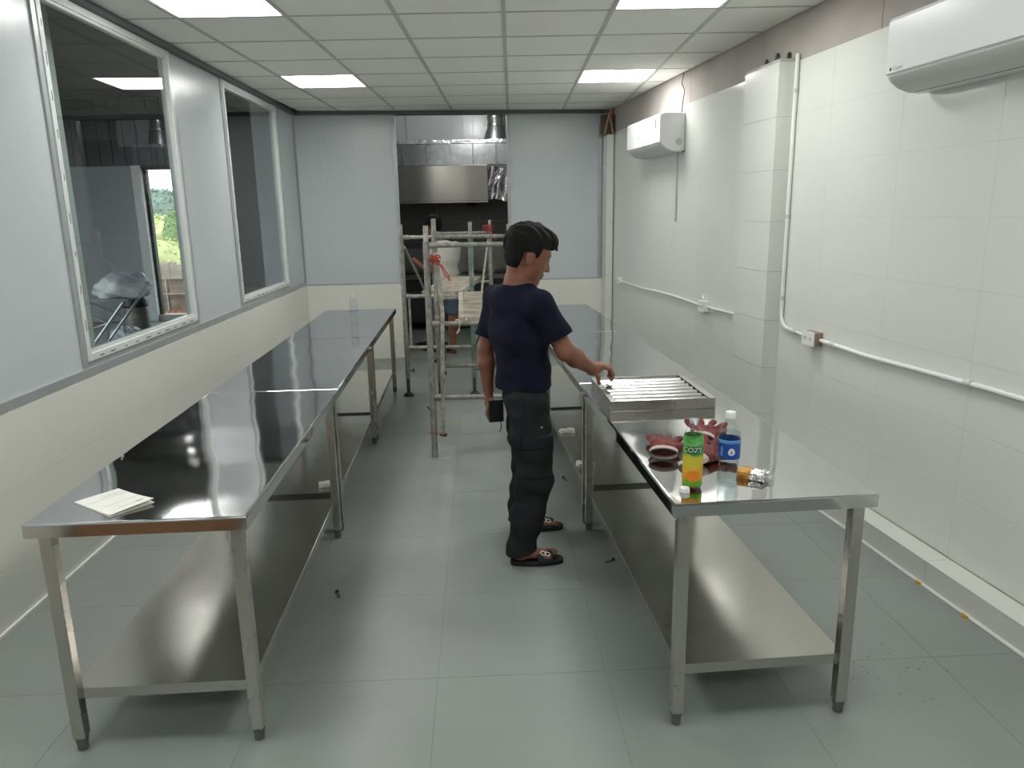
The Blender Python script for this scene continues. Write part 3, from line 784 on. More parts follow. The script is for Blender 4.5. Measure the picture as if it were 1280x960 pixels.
# conduits and sockets
CW = M['white']
cz = .905
cd = thing('wall_conduit', 'white conduit dropping beside the pier and running along the wall past the near socket', 'conduit', rwall(4.45, 0, cz))
def local(pts, org): return [p - org for p in pts]
org = rwall(4.45, 0, cz)
yv = 4.58
bend = [rwall(yv, .016, 2.48), rwall(yv, .016, 1.8), rwall(yv, .016, 1.05)] + [rwall(yv - .09 * (1 - math.cos(a)), .016, .995 - .09 * math.sin(a)) for a in [k * PI / 12 for k in range(1, 7)]] + [rwall(4.32, .016, .897), rwall(4.25, .016, .895)]
MB().tube(local(bend, org), .0115, 10).build('upper_run', CW, cd, smooth=True)
MB().tube(local([rwall(4.12, .016, .893), rwall(3.7, .017, .886), rwall(3.3, .016, .896), rwall(2.9, .016, .905), rwall(2.3, .016, .908), rwall(.5, .016, .9)], org), .0115, 10).build('lower_run', CW, cd, smooth=True)
for (y, z) in ((yv, 2.28), (yv, 1.57), (yv, 1.08)):
    MB().tube(local([rwall(y, .016, z - .012), rwall(y, .016, z + .012)], org), .0155, 10).build('clip', M['ac_grey'], cd, smooth=True)
for (y, z) in ((4.4, .9), (4.0, .889), (3.0, .903)):
    MB().tube(local([rwall(y - .02, .016, z), rwall(y + .02, .016, z)], org), .0155, 10).build('clip', M['ac_grey'], cd, smooth=True)
cd2 = thing('wall_conduit', 'thin white conduit running between the two far sockets on the tiled wall', 'conduit', rwall(6.5, 0, .89))
org = rwall(6.5, 0, .89)
MB().tube(local([rwall(8.08, .014, .875), rwall(7.3, .012, .868), rwall(6.9, .015, .885), rwall(6.4, .014, .89), rwall(5.84, .014, .88)], org), .009, 8).build('far_run', CW, cd2, smooth=True)
MB().tube(local([rwall(5.72, .014, .885), rwall(5.4, .014, .89), rwall(5.08, .014, .895)], org), .009, 8).build('near_run', CW, cd2, smooth=True)
SIDE_BR = mat('socket_side', rgb(150, 128, 112), .6)
def socket(label, y, z, w=.12, h=.075, d=.05, brown=False):
    t = thing('wall_socket', label, 'socket', rwall(y, .001, z), RROT, 'sockets on the tiled wall')
    MB().box(-w / 2, w / 2, 0, d, -h / 2, h / 2).build('back_box', SIDE_BR if brown else M['white'], t, bevel=.003)
    MB().box(-w / 2 - .003, w / 2 + .003, d + .0005, d + .008, -h / 2 - .003, h / 2 + .003).build('face_plate', M['white'], t, bevel=.002)
    for s in (-.028, .028):
        for q_ in (-.008, .008):
            MB().box(s + q_ - .002, s + q_ + .002, d + .0075, d + .0088, -.008, .008).build('socket_hole', M['black'], t)
socket('white double socket box on the conduit near the pier', 4.185, .897, brown=True)
socket('white socket box on the thin conduit, between pier and far corner', 5.78, .885, .11, .08, .04)
socket('small white socket at the far end of the thin conduit', 8.12, .88, .07, .07, .035)
bd = MB().tube([rwall(5.78, .02, .926), rwall(5.76, .035, .945), rwall(5.8, .03, .97)], .005, 6).build('cable_tail', M['white'], None)
tag(bd, 'short white cable tail sticking out above the middle wall socket', 'cable')

# odd sticks wedged at the ceiling in the far corner
WOOD = mat('raw_wood', rgb(176, 152, 124), .8, var=.3, vscale=20)
cs = thing('wedged_sticks', 'two crossed wooden sticks with a red tip wedged above the corner pier', 'sticks', (1.03, 8.42, 2.425))
MB().tube([(-.02, 0, 0), (.035, 0, .22)], .012, 6).build('stick', WOOD, cs)
MB().tube([(.075, 0.02, 0), (.035, 0.02, .2)], .012, 6).build('stick', WOOD, cs)
MB().tube([(.06, .01, .17), (.075, .0, .25)], .014, 6).build('red_tip', mat('red_plastic', rgb(150, 44, 40), .5), cs)
MB().box(-.06, .1, .04, .06, 0, .2).build('dark_board', mat('brown_board', rgb(96, 80, 66), .8, var=.3, vscale=12), cs)

# ------------------------------------------------------------------ scaffold towers and their planks
SCM = mat('spattered_scaffold', rgb(118, 119, 114), .55, .3, var=.5, vscale=30, col2=rgb(160, 159, 151), stretch=(1, 1, .7))
SCW = mat('whitened_tube', rgb(184, 181, 170), .6, .1, var=.3, vscale=24, col2=rgb(128, 126, 120))
SCG = mat('greenish_tube', rgb(150, 154, 146), .6, .2, var=.6, vscale=14, col2=rgb(88, 126, 108))
RED = mat('red_string', rgb(168, 62, 48), .7)
def fr_legs(t, xa, xb, y, top=(1.545, 1.545), feet=True, z0=0.0, mats=(None, None)):
    for k, x in enumerate((xa, xb)):
        m = mats[k] or SCM
        l = MB().tube([(x, y, z0 if not feet else .16), (x, y, top[k] - .1)], .0215, 12).build('leg', m, t, smooth=True)
        MB().tube([(x, y, top[k] - .1), (x, y, top[k])], .0165, 10).build('spigot', SCW, l, smooth=True)
        if feet:
            MB().tube([(x, y, .0), (x, y, .2)], .0165, 10).build('jack', mat('rust_jack', rgb(86, 82, 76), .6, .4) if 'rj' not in M else M['rj'], l, smooth=True)
            MB().lathe([(0, 0), (.05, 0), (.05, .008), (.026, .03), (0, .03)], 14, (x, y, 0)).build('base_plate', M['black'], l)
            MB().tube([(x, y, .235), (x + .055, y, .235)], .006, 6).tube([(x + .055, y, .215), (x + .055, y, .255)], .006, 6).build('lock_screw', M['black'], l)
    return t
def rungs(t, xa, xb, y, zs, r=.0165, m=None):
    for z in zs:
        MB().tube([(xa + .02, y, z), (xb - .02, y, z)], r, 10).build('rung', m or SCM, t, smooth=True)
        MB().tube([(xa + .019, y, z), (xa + .07, y, z)], r * 1.35, 10).build('weld_collar', SCM, t, smooth=True)
# tower nearer the camera
s1 = thing('scaffold_tower', 'paint-spattered steel scaffold tower right behind the standing man', 'scaffold', (0, 0, 0), 0, 'scaffold towers before the doorway')
A = (-.556, .08); B_ = (-.67, -.035)
fr_legs(s1, A[0], A[1], 4.85, (1.55, 1.55), feet=False)
fr_legs(s1, B_[0], B_[1], 6.48, (1.58, 1.525), mats=(SCM, SCM))
rungs(s1, A[0], A[1], 4.85, (1.425, .917, .42))
rungs(s1, B_[0], B_[1], 6.48, (1.425, .9, .3))
# narrow inner uprights that carry the ladder side of the frame
MB().tube([(A[0] + .055, 4.86, 1.40), (A[0] + .055, 4.86, .95)], .0125, 8).build('inner_upright', SCW, s1, smooth=True)
MB().tube([(A[0] + .06, 4.83, 1.38), (A[0] + .09, 4.83, 1.0), (A[0] + .07, 4.83, .42), (A[0] + .06, 4.83, .17)], .0135, 8).build('brace', SCW, s1, smooth=True)
MB().tube([(A[0] + .03, 4.9, 1.36), (B_[0] + .06, 6.46, .36)], .0115, 8).build('brace', SCM, s1, smooth=True)
MB().tube([(A[1] - .01, 4.88, .38), (B_[1] + .01, 6.46, 1.33)], .0115, 8).build('brace', SCW, s1, smooth=True)
MB().tube([(A[0] + .045, 4.84, .165), (A[0] + .085, 4.82, .165)], .014, 8).build('lock_screw', mat('rusty_screw', rgb(96, 66, 54), .7), s1)
MB().tube([(A[0] - .012, 4.84, .33), (A[0] - .035, 4.825, .365)], .006, 6).build('lock_pin', M['ink'], s1)
def knot(t, c, s=1.0):
    rk = random.Random(5); p = []
    for k in range(26):
        a = k * .9; p.append((c[0] + .03 * s * math.cos(a) + rk.uniform(-.012, .012), c[1] - .02 - .01 * math.sin(a), c[2] + .018 * s * math.sin(a * 1.3) + rk.uniform(-.01, .01)))
    p += [(c[0] + .04, c[1] - .03, c[2] - .04), (c[0] + .085, c[1] - .03, c[2] - .11), (c[0] + .09, c[1] - .03, c[2] - .14), (c[0] + .06, c[1] - .03, c[2] - .1), (c[0] + .02, c[1] - .03, c[2] - .02)]
    MB().tube(p, .0045, 5).build('string_tie', RED, t, smooth=True)
knot(s1, (A[0] + .06, 4.83, 1.34))
MB().tube([(A[0] - .03, 4.83, .175), (A[0], 4.826, .18), (A[0] + .03, 4.83, .175)], .004, 5).build('string_tie', RED, s1)
# tower behind it, standing at the doorway
s2 = thing('scaffold_tower', 'paint-spattered steel scaffold tower nearest the doorway with green stained leg', 'scaffold', (0, 0, 0), 0, 'scaffold towers before the doorway')
D_ = (-.975, -.37); E_ = (-.86, -.245)
fr_legs(s2, D_[0], D_[1], 6.62, (1.533, 1.545), mats=(SCM, SCG))
fr_legs(s2, E_[0], E_[1], 8.18, (1.56, 1.545))
rungs(s2, D_[0], D_[1], 6.62, (1.423, .908, .446), m=SCW)
rungs(s2, E_[0], E_[1], 8.18, (1.41, .885, .44), m=SCM)
MB().tube([(D_[0] + .045, 6.62, .9), (D_[0] + .045, 6.62, .45)], .011, 8).build('inner_upright', SCW, s2, smooth=True)
MB().tube([(D_[1] + .02, 6.66, .5), (E_[1] - .02, 8.16, 1.34)], .0115, 8).build('brace', SCW, s2, smooth=True)
MB().tube([(D_[0] + .02, 6.66, 1.34), (E_[0] + .02, 8.16, .5)], .0115, 8).build('brace', SCM, s2, smooth=True)
knot(s2, (E_[1] - .02, 8.16, 1.46), 1.6)
# planks
PLK = mat('dusty_plank', rgb(190, 184, 170), .75, .1, var=.35, vscale=9, col2=rgb(140, 132, 118))
def plank(label, x0, y0, x1, y1, w, z):
    L_ = math.hypot(x1 - x0, y1 - y0)
    t = thing('scaffold_plank', label, 'plank', (x0, y0, z), math.atan2(y1 - y0, x1 - x0), 'steel planks on the scaffold towers')
    b = MB().box(0, L_, -w / 2, w / 2, 0, .004).box(0, L_, -w / 2, -w / 2 + .003, -.04, -.0002).box(0, L_, w / 2 - .003, w / 2, -.04, -.0002).box(0, .003, -w / 2, w / 2, -.04, -.0002).box(L_ - .003, L_, -w / 2, w / 2, -.04, -.0002)
    b.build('deck', PLK, t)
    n = int(L_ / .055)
    rib = MB().prism_x([(-.004, 0.0042), (.004, 0.0042), (.002, .009), (-.002, .009)], 0, w * .8).mesh('anti_slip_rib', PLK)
    for k in range(n):
        o = put('anti_slip_rib', rib, t, ((k + .5) * L_ / n, -w * .4, 0), PI / 2)
    for x, d in ((0, -1), (L_, 1)):
        for y in (-w / 2 + .05, w / 2 - .05):
            MB().tube([(x - d * .04, y, -.02), (x - d * .01, y, -.006), (x + d * .025, y, -.006), (x + d * .054, y, -.01), (x + d * .058, y, -.035)], .008, 6).build('hook', SCW, t)
plank('dusty steel plank on the scaffold beside the man in the navy shirt', -.2, 4.875, -.31, 6.455, .33, .953)
plank('dusty steel plank on the scaffold nearest the doorway', -.64, 6.645, -.535, 8.155, .36, .945)
hk = MB().tube([(-.38, 4.80, .945), (-.365, 4.80, .95), (-.35, 4.8, .93), (-.36, 4.8, .88), (-.375, 4.8, .86)], .007, 6).build('tie_rag', mat('pale_rag', rgb(190, 184, 172), .8), s1)

# ------------------------------------------------------------------ gloves
GL = mat('red_glove_rubber', rgb(122, 54, 50), .8, var=.4, vscale=30, bump=.002, bscale=80, col2=rgb(84, 38, 38))
GC = mat('glove_cuff', rgb(196, 180, 170), .9, var=.25, vscale=50)

# ------------------------------------------------------------------ small litter on the floor
rl = random.Random(21)
for k, (x, y, lb_) in enumerate(((.433, 3.244, 'dark metal screw lying on the floor beside the front worktable leg'), (-.79, 2.967, 'dark scrap on the floor beside the front worktable under the windows'), (.298, 4.36, 'small metal bolt on the floor beside the middle worktable leg'))):
    t = thing('floor_scrap', lb_, 'scrap', (x, y, 0.0005), rl.uniform(0, 3), 'bits lying on the floor')
    MB().tube([(-.022, 0, .006), (.018, 0, .006)], .005, 6).build('shank', M['ink'], t)
    MB().lathe([(0, 0), (.0095, .0), (.0095, .006), (0, .008)], 6).build('head', M['black'], t, loc=(.018, 0, .0095)).rotation_euler = (0, PI / 2, 0)
yt = MB().tube([(-.03, 0, .004), (0, .002, .005), (.04, 0, .004)], .004, 6).build('cable_tie', mat('yellow_plastic', rgb(196, 190, 80), .5), None, loc=(-.489, 5.70, 0.0004), rotz=.0)
tag(yt, 'short yellow cable tie lying on the floor beside the scaffold', 'cable tie')
db = MB()
for k in range(60):
    x = rl.gauss(1.28, .12); y = rl.gauss(2.42, .14); s = rl.uniform(.001, .0032)
    db.add([(x - s, y - s * .6, 0.0002), (x + s, y - s, 0.0002), (x + s * .6, y + s, 0.0002), (x - s * .8, y + s * .5, .0002), (x, y, s * .8)], [(0, 1, 4), (1, 2, 4), (2, 3, 4), (3, 0, 4)])
o = db.build('mortar_crumbs', mat('mortar_crumb', rgb(86, 82, 74), .9)); o['kind'] = 'stuff'; tag(o, 'dark mortar crumbs scattered on the floor beside the front worktable', 'crumbs', kind='stuff')
# ------------------------------------------------------------------ side room and the yard seen through the windows
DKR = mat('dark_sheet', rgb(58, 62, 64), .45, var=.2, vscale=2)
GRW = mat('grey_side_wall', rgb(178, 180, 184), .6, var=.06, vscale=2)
YW = 12.0
dx0, dx1 = -5.74, -4.55
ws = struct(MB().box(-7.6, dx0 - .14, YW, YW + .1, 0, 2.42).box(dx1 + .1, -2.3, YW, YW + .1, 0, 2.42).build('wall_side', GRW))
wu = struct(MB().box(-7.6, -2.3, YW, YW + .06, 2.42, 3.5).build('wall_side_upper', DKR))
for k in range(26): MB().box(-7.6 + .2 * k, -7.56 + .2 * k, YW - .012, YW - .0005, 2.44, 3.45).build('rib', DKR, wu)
struct(MB().box(-7.7, -7.6, 1.0, 2.6, 0, 3.5).box(-7.7, -7.6, 9.6, YW + .1, 0, 3.5).box(-7.7, -7.6, 2.6, 9.6, 3.0, 3.5).build('wall_side_far', GRW))  # wide unseen opening added in this wall to let daylight into the side room
struct(MB().box(-7.7, -2.2, .9, 1.0, 0, 3.5).build('wall_side_near', GRW))
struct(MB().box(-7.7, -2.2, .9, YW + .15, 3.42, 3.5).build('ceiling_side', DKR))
struct(MB().box(-3.3, -2.32, 8.75, 8.85, 0, 3.5).box(-3.3, -3.2, 8.85, YW, 0, 3.5).build('wall_side_inner', GRW))
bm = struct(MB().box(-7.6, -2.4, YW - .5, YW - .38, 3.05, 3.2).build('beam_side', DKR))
struct(MB().box(-2.36, -2.24, 1.0, 8.75, ZC - .0, 3.5).build('wall_side_head', DKR))
# light post standing just outside the first window
po = struct(MB().box(-.05, .05, -.05, .05, 0, 3.4).build('post_side', mat('pale_post', rgb(176, 180, 174), .5), None, loc=(-2.5, 4.24, 0)))
# door opening: white frame, open leaf track, raised threshold
df = struct(MB().box(dx0 - .14, dx0, YW - .06, YW + .12, 0, 2.42).build('door_2', M['win_white']))
MB().box(dx1, dx1 + .1, YW - .06, YW + .12, 0, 2.42).build('door_jamb', M['win_white'], df)
MB().box(dx0, dx0 + .05, YW + .02, YW + .1, .1, 2.36).build('door_seal', M['gasket'], df)
MB().box(dx0, dx1, YW - .03, YW + .14, 0, .1).build('threshold', mat('concrete_sill', rgb(176, 168, 160), .8, var=.15, vscale=8), df)
MB().box(dx0, dx1, YW, YW + .1, 2.36, 2.42).build('door_head', M['gasket'], df)

# trolley frame with plastic sheeting, shop vacuum, bag, strip of board
PLA = clear_mat('plastic_sheet', (.9, .92, .94, 1), .12, 1.5, bump=.02, bscale=18, haze=.42)
TS = mat('galvanised_rail', rgb(170, 174, 178), .4, .6)
tv = thing('folding_trestle', 'grey folding trestle table under plastic sheeting in the side room', 'trestle', (-5.35, 9.7, 0), .1)
MB().box(-.55, .42, -.3, .3, .6, .635).build('top_board', mat('grey_board', rgb(120, 124, 128), .5), tv)
for y in (-.26, .26):
    MB().tube([(.36, y, .6), (-.12, y, .012)], .02, 8).build('leg', TS, tv)
    MB().tube([(-.42, y, .6), (.12, y, .33), (.1, y, .012)], .018, 8).build('leg', TS, tv)
MB().tube([(-.12, -.26, .25), (-.12, .26, .25)], .013, 8).build('stretcher', TS, tv)
def blob(rx, ry, rz, amp, seed, n=26, flat=True):
    rq = random.Random(seed); ph = [rq.uniform(0, 6.28) for _ in range(8)]
    b = MB()
    def f(u, v):
        th, phi = 2 * PI * u, PI * v
        k = 1 + amp * (math.sin(3 * th + ph[0] + 2 * phi) + .7 * math.sin(5 * th - 4 * phi + ph[1]) + .5 * math.sin(9 * phi + ph[2] + 4 * th) + .4 * math.sin(11 * th + ph[3]))
        z = -math.cos(phi) * rz * k
        return (rx * k * math.sin(phi) * math.cos(th), ry * k * math.sin(phi) * math.sin(th), max(z, -rz * .55) + rz * .55)
    b.grid(f, n, n // 2)
    return b
o = blob(.34, .26, .2, .09, 3, 44).build('plastic_sheeting', PLA, None, smooth=True, loc=(-5.06, 9.68, .638)); tag(o, 'crumpled clear plastic sheeting heaped on the trestle in the side room', 'plastic sheet')
o = blob(.2, .15, .1, .1, 8, 36).build('plastic_bag', PLA, None, smooth=True, loc=(-5.42, 10.3, 0)); tag(o, 'white plastic bag lying on the side room floor', 'plastic bag')
vc = thing('shop_vacuum', 'black and grey drum vacuum cleaner standing by the side room wall', 'vacuum cleaner', (-5.56, 10.9, 0))
MB().lathe([(0, .03), (.17, .03), (.18, .06), (.165, .36), (0, .36)], 24).build('drum', mat('grey_drum', rgb(128, 126, 120), .35, .3), vc, smooth=True)
MB().lathe([(.17, .361), (.185, .38), (.18, .46), (.13, .55), (.05, .58), (0, .58)], 24).build('motor_head', M['black'], vc, smooth=True)
MB().tube([(-.08, -.17, .54), (-.08, -.17, .62), (.08, -.17, .62), (.08, -.17, .54)], .012, 8).build('handle', M['white'], vc)
MB().lathe([(0, .012), (.2, .012), (.2, .03), (0, .032)], 20).build('base_ring', M['black'], vc)
for a in range(4): MB().lathe([(0, 0), (.02, .0), (.02, .012), (0, .012)], 10, (.16 * math.cos(a * PI / 2 + .7), .16 * math.sin(a * PI / 2 + .7), 0)).build('caster', M['black'], vc)
bs = MB().box(-.5, .5, -.05, .05, 0, .014).build('board_strip', mat('pale_strip', rgb(170, 164, 156), .7), None, loc=(-4.95, 9.35, .0005), rotz=.5); tag(bs, 'flat pale strip of board on the side room floor', 'board')

# yard
yd = struct(MB().box(-30, 8, YW + .12, 60, -.5, -.12).box(-30, -7.6, -8, YW + .12, -.5, -.12).box(-7.6, -2.1, -8, .9, -.5, -.12).build('ground_yard', mat('red_soil', rgb(150, 112, 88), .95, var=.35, vscale=3, col2=rgb(116, 92, 74), bump=.05, bscale=5)))
CON = mat('fence_concrete', rgb(150, 138, 126), .9, var=.3, vscale=6, col2=rgb(116, 104, 94))
PAL = mat('pale_sheet_fence', rgb(186, 180, 168), .8, var=.2, vscale=6, col2=rgb(150, 142, 130))
fe = thing('yard_fence', 'patched yard fence of pale upright boards above brown panels', 'fence', (-6.4, 14.3, -.12))
rf = random.Random(4)
for k in range(24):
    x = -1.8 + k * .15
    MB().box(x, x + .142, rf.uniform(-.012, .012), .03, .62, .90 + rf.uniform(-.03, .03)).build('board', PAL, fe)
for k in range(7):
    x = -1.8 + k * .52
    MB().box(x, x + .5, .02, .06, 0, .6).build('brown_panel', CON, fe)
    MB().tube([(x - .01, 0, 0), (x - .01, 0, .72)], .018, 6).build('post', PAL, fe)
for z in (.31, .605): MB().box(-1.8, 1.85, -.02, .01, z, z + .022).build('rail', PAL, fe)
rb = MB()
for k in range(160):
    x, y, s = rf.uniform(-8.2, -5), rf.uniform(13.2, 14.2), rf.uniform(.02, .07)
    n = len(rb.v); z = -.12
    rb.add([(x - s, y - s, z), (x + s * .8, y - s * .9, z), (x + s, y + s * .8, z), (x - s * .9, y + s, z), (x - s * .4, y - s * .3, z + s * 1.1), (x + s * .5, y + s * .2, z + s * .9)], [(0, 1, 5, 4), (1, 2, 5), (2, 3, 4, 5), (3, 0, 4)])
o = rb.build('rubble', mat('brick_rubble', rgb(158, 104, 80), .9, var=.4, vscale=20)); tag(o, 'reddish brick rubble strewn before the yard fence', 'rubble', kind='stuff')
def leafmat(n, c): return mat(n, c, .7, var=.4, vscale=3)
G1 = leafmat('leaf_light', rgb(188, 196, 136)); G2 = leafmat('leaf_mid', rgb(130, 156, 104)); G3 = leafmat('leaf_dark', rgb(120, 138, 124))
BARK = mat('bark', rgb(92, 80, 68), .9, var=.3, vscale=10)
def leaves(rx, ry, rz, n, s, seed):
    rq = random.Random(seed); b = MB()
    for k in range(n):
        while True:
            p = [rq.uniform(-1, 1) for _ in range(3)]
            d = sum(q * q for q in p)
            if .25 < d < 1: break
        p = (p[0] * rx, p[1] * ry, p[2] * rz)
        a = Vector((rq.gauss(0, 1), rq.gauss(0, 1), rq.gauss(0, 1))).normalized(); c = a.orthogonal().normalized()
        L_ = s * rq.uniform(.6, 1.3); P = Vector(p)
        b.add([P - a * L_, P - c * L_ * .4, P + a * L_, P + c * L_ * .4], [(0, 1, 2, 3)])
    return b
def bush(label, cat, x, y, z, r, n, s, m, trunk=None, seed=1):
    t = thing('yard_tree' if trunk else 'yard_bush', label, cat, (x, y, -.12), 0, 'greenery beyond the yard fence')
    blob(r[0] * .86, r[1] * .86, r[2] * .86, .07, seed, 24).build('inner_mass', m, t, loc=(0, 0, z + .12 - r[2] * .86 * .55), smooth=True) if not trunk or trunk > .1 else None
    leaves(r[0], r[1], r[2], n, s, seed).build('foliage', m, t, loc=(0, 0, z + .12))
    MB().tube([(0, 0, 0), (-.05, .02, (z + .12) * .5), (-.25 if trunk and trunk < .1 else .1, 0, z + .12)], [trunk or .06, (trunk or .06) * .7, .03], 8).build('trunk', BARK, t)
bush('pale green grassy bush just beyond the yard fence', 'bush', -8.2, 17.2, .45, (1.9, .7, .75), 5000, .045, G1, seed=2)
bush('yellow green thicket behind the pale bush in the yard', 'bush', -10.2, 22, .9, (2.4, 1.0, .85), 5000, .06, G1, seed=3)
bush('mid green shrub at the doorway edge of the yard view', 'bush', -8.45, 19.6, 1.15, (.55, .6, .8), 2500, .045, G2, seed=6)
bush('hazy dark green tree far beyond the yard fence', 'tree', -15.2, 32, 1.7, (2.6, 1.6, 1.15), 3500, .1, G3, trunk=.2, seed=4)
bush('tall thin tree whose trunk crosses the white sky', 'tree', -6.47, 15.6, 4.9, (1.1, .8, .8), 900, .06, G2, trunk=.06, seed=5)
# ------------------------------------------------------------------ smooth bodies from distance fields
class Field:
    def __init__(s, lo, hi, h):
        s.lo = np.array(lo, float); s.h = h
        s.n = np.ceil((np.array(hi) - s.lo) / h).astype(int) + 1
        s.D = np.full(s.n, 1.0, np.float32)
        s.ax = [(s.lo[k] + h * np.arange(s.n[k])).astype(np.float32) for k in range(3)]
    def sub(s, lo, hi):
        sl = []
        for k in range(3):
            a = int(max(0, math.floor((lo[k] - s.lo[k]) / s.h))); b = int(min(s.n[k], math.ceil((hi[k] - s.lo[k]) / s.h) + 1))
            sl.append(slice(a, max(a, b)))
        return tuple(sl), s.ax[0][sl[0]][:, None, None], s.ax[1][sl[1]][None, :, None], s.ax[2][sl[2]][None, None, :]
    def merge(s, sl, d, k):
        a = s.D[sl]
        if k > 0:
            hh = np.maximum(k - np.abs(a - d), 0) / k
            s.D[sl] = np.minimum(a, d) - hh * hh * k * .25
        else: s.D[sl] = np.minimum(a, d)
    def cone(s, a, b, ra, rb, k=.02, u=None, sc=1.0, cap=False, th=0.0):
        a = np.array(a, float); b = np.array(b, float); m = max(ra, rb) * max(1, sc) + k + .03
        sl, X, Y, Z = s.sub(np.minimum(a, b) - m, np.maximum(a, b) + m)
        x, y, z = X - a[0], Y - a[1], Z - a[2]
        if u is not None:
            u = np.array(u, float); u /= np.linalg.norm(u)
            t = (x * u[0] + y * u[1] + z * u[2]) * (1 / sc - 1)
            x, y, z = x + u[0] * t, y + u[1] * t, z + u[2] * t
            ab = b - a; ab = ab + u * (ab @ u) * (1 / sc - 1)
        else: ab = b - a
        L2 = ab @ ab + 1e-12
        t = np.clip((x * ab[0] + y * ab[1] + z * ab[2]) / L2, 0, 1)
        d = np.sqrt((x - t * ab[0]) ** 2 + (y - t * ab[1]) ** 2 + (z - t * ab[2]) ** 2) - (ra + (rb - ra) * t)
        if th: d = np.maximum(d, -(d + th))
        if cap:
            n_ = (b - a) / np.linalg.norm(b - a)
            d = np.maximum(d, (X - b[0]) * n_[0] + (Y - b[1]) * n_[1] + (Z - b[2]) * n_[2])
        s.merge(sl, d.astype(np.float32), k)
        return s
    def chain(s, pts, rs, k=.015, **kw):
        for i in range(len(pts) - 1): s.cone(pts[i], pts[i + 1], rs[i], rs[i + 1], k, **kw)
        return s
    def ell_d(s, c, r, R, X, Y, Z):
        x, y, z = X - c[0], Y - c[1], Z - c[2]
        q = [x * R[0][k] + y * R[1][k] + z * R[2][k] for k in range(3)]
        k0 = np.sqrt(sum((q[k] / r[k]) ** 2 for k in range(3))) + 1e-6
        k1 = np.sqrt(sum((q[k] / r[k] ** 2) ** 2 for k in range(3))) + 1e-6
        return k0 * (k0 - 1) / k1
    def ell(s, c, r, R=None, k=.02):
        R = np.eye(3) if R is None else np.array(R)
        m = max(r) + k + .03; c = np.array(c, float)
        sl, X, Y, Z = s.sub(c - m, c + m)
        s.merge(sl, s.ell_d(c, r, R, X, Y, Z).astype(np.float32), k)
        return s
    def cut_ell(s, c, r, R=None, k=.01):
        R = np.eye(3) if R is None else np.array(R)
        m = max(r) + .03; c = np.array(c, float)
        sl, X, Y, Z = s.sub(c - m, c + m)
        s.D[sl] = np.maximum(s.D[sl], -s.ell_d(c, r, R, X, Y, Z))
        return s
    def XYZ(s): return s.ax[0][:, None, None], s.ax[1][None, :, None], s.ax[2][None, None, :]
    def half(s, p, n):
        """keep the side of the plane that n points away from."""
        X, Y, Z = s.XYZ(); n = np.array(n, float); n /= np.linalg.norm(n)
        s.D = np.maximum(s.D, ((X - p[0]) * n[0] + (Y - p[1]) * n[1] + (Z - p[2]) * n[2]).astype(np.float32))
        return s
    def shell(s, th):
        s.D = np.maximum(s.D, -(s.D + th)); return s
    def mesh(s, name, m):
        D, h = s.D, s.h
        D = np.pad(D, 1, constant_values=1.0); lo = s.lo - h
        ins = D < 0
        c = np.zeros(np.array(D.shape) - 1, np.uint8)
        for i in (0, 1):
            for j in (0, 1):
                for k in (0, 1):
                    c += ins[i:D.shape[0] - 1 + i, j:D.shape[1] - 1 + j, k:D.shape[2] - 1 + k]
        cells = np.argwhere((c > 0) & (c < 8))
        idx = np.full(c.shape, -1, np.int32); idx[tuple(cells.T)] = np.arange(len(cells))
        P = np.zeros((len(cells), 3)); W_ = np.zeros(len(cells))
        cor = [(i, j, k) for i in (0, 1) for j in (0, 1) for k in (0, 1)]
        for a in cor:
            for ax in range(3):
                if a[ax]: continue
                b = list(a); b[ax] = 1
                da = D[tuple((cells + a).T)]; db_ = D[tuple((cells + b).T)]
                mk = (da < 0) != (db_ < 0)
                t = np.where(mk, da / np.where(mk, da - db_, 1), 0)
                q = np.tile(np.array(a, float), (len(cells), 1)); q[:, ax] = t
                P += q * mk[:, None]; W_ += mk
        P = (cells + P / W_[:, None]) * h + lo
        F_ = []
        for ax in range(3):
            sl0 = [slice(None)] * 3; sl1 = [slice(None)] * 3; sl0[ax] = slice(0, -1); sl1[ax] = slice(1, None)
            e0, e1 = ins[tuple(sl0)], ins[tuple(sl1)]
            E = np.argwhere(e0 != e1)
            b1, b2 = (ax + 1) % 3, (ax + 2) % 3
            E = E[(E[:, b1] > 0) & (E[:, b2] > 0)]
            E = E[(E[:, b1] < idx.shape[b1]) & (E[:, b2] < idx.shape[b2])]
            o1 = np.zeros(3, int); o1[b1] = 1; o2 = np.zeros(3, int); o2[b2] = 1
            qd = np.stack([idx[tuple((E - o1 - o2).T)], idx[tuple((E - o2).T)], idx[tuple(E.T)], idx[tuple((E - o1).T)]], 1)
            fl_ = ~ins[tuple(E.T)]
            qd[fl_] = qd[fl_][:, ::-1]
            F_.append(qd)
        F_ = np.concatenate(F_)
        me = bpy.data.meshes.new(name)
        me.from_pydata(P.tolist(), [], F_.tolist())
        me.materials.append(m)
        me.polygons.foreach_set('use_smooth', [True] * len(me.polygons))
        me.update()
        return me

def folds(f, amp, waves):
    """cloth folds: a sum of long plane waves added to the distance."""
    X, Y, Z = f.XYZ()
    for (kx, ky, kz, ph, a) in waves:
        f.D = f.D + (amp * a) * np.sin(kx * X + ky * Y + kz * Z + ph).astype(np.float32)
    return f

def head_frame(yaw, pitch, roll=0.0):
    f = Vector((math.cos(yaw) * math.cos(pitch), math.sin(yaw) * math.cos(pitch), -math.sin(pitch)))
    l = Vector((-math.sin(yaw), math.cos(yaw), 0))
    u = f.cross(l).normalized()
    if roll:
        R = Matrix.Rotation(roll, 3, f); l = R @ l; u = R @ u
    return np.array([[f.x, l.x, u.x], [f.y, l.y, u.y], [f.z, l.z, u.z]])

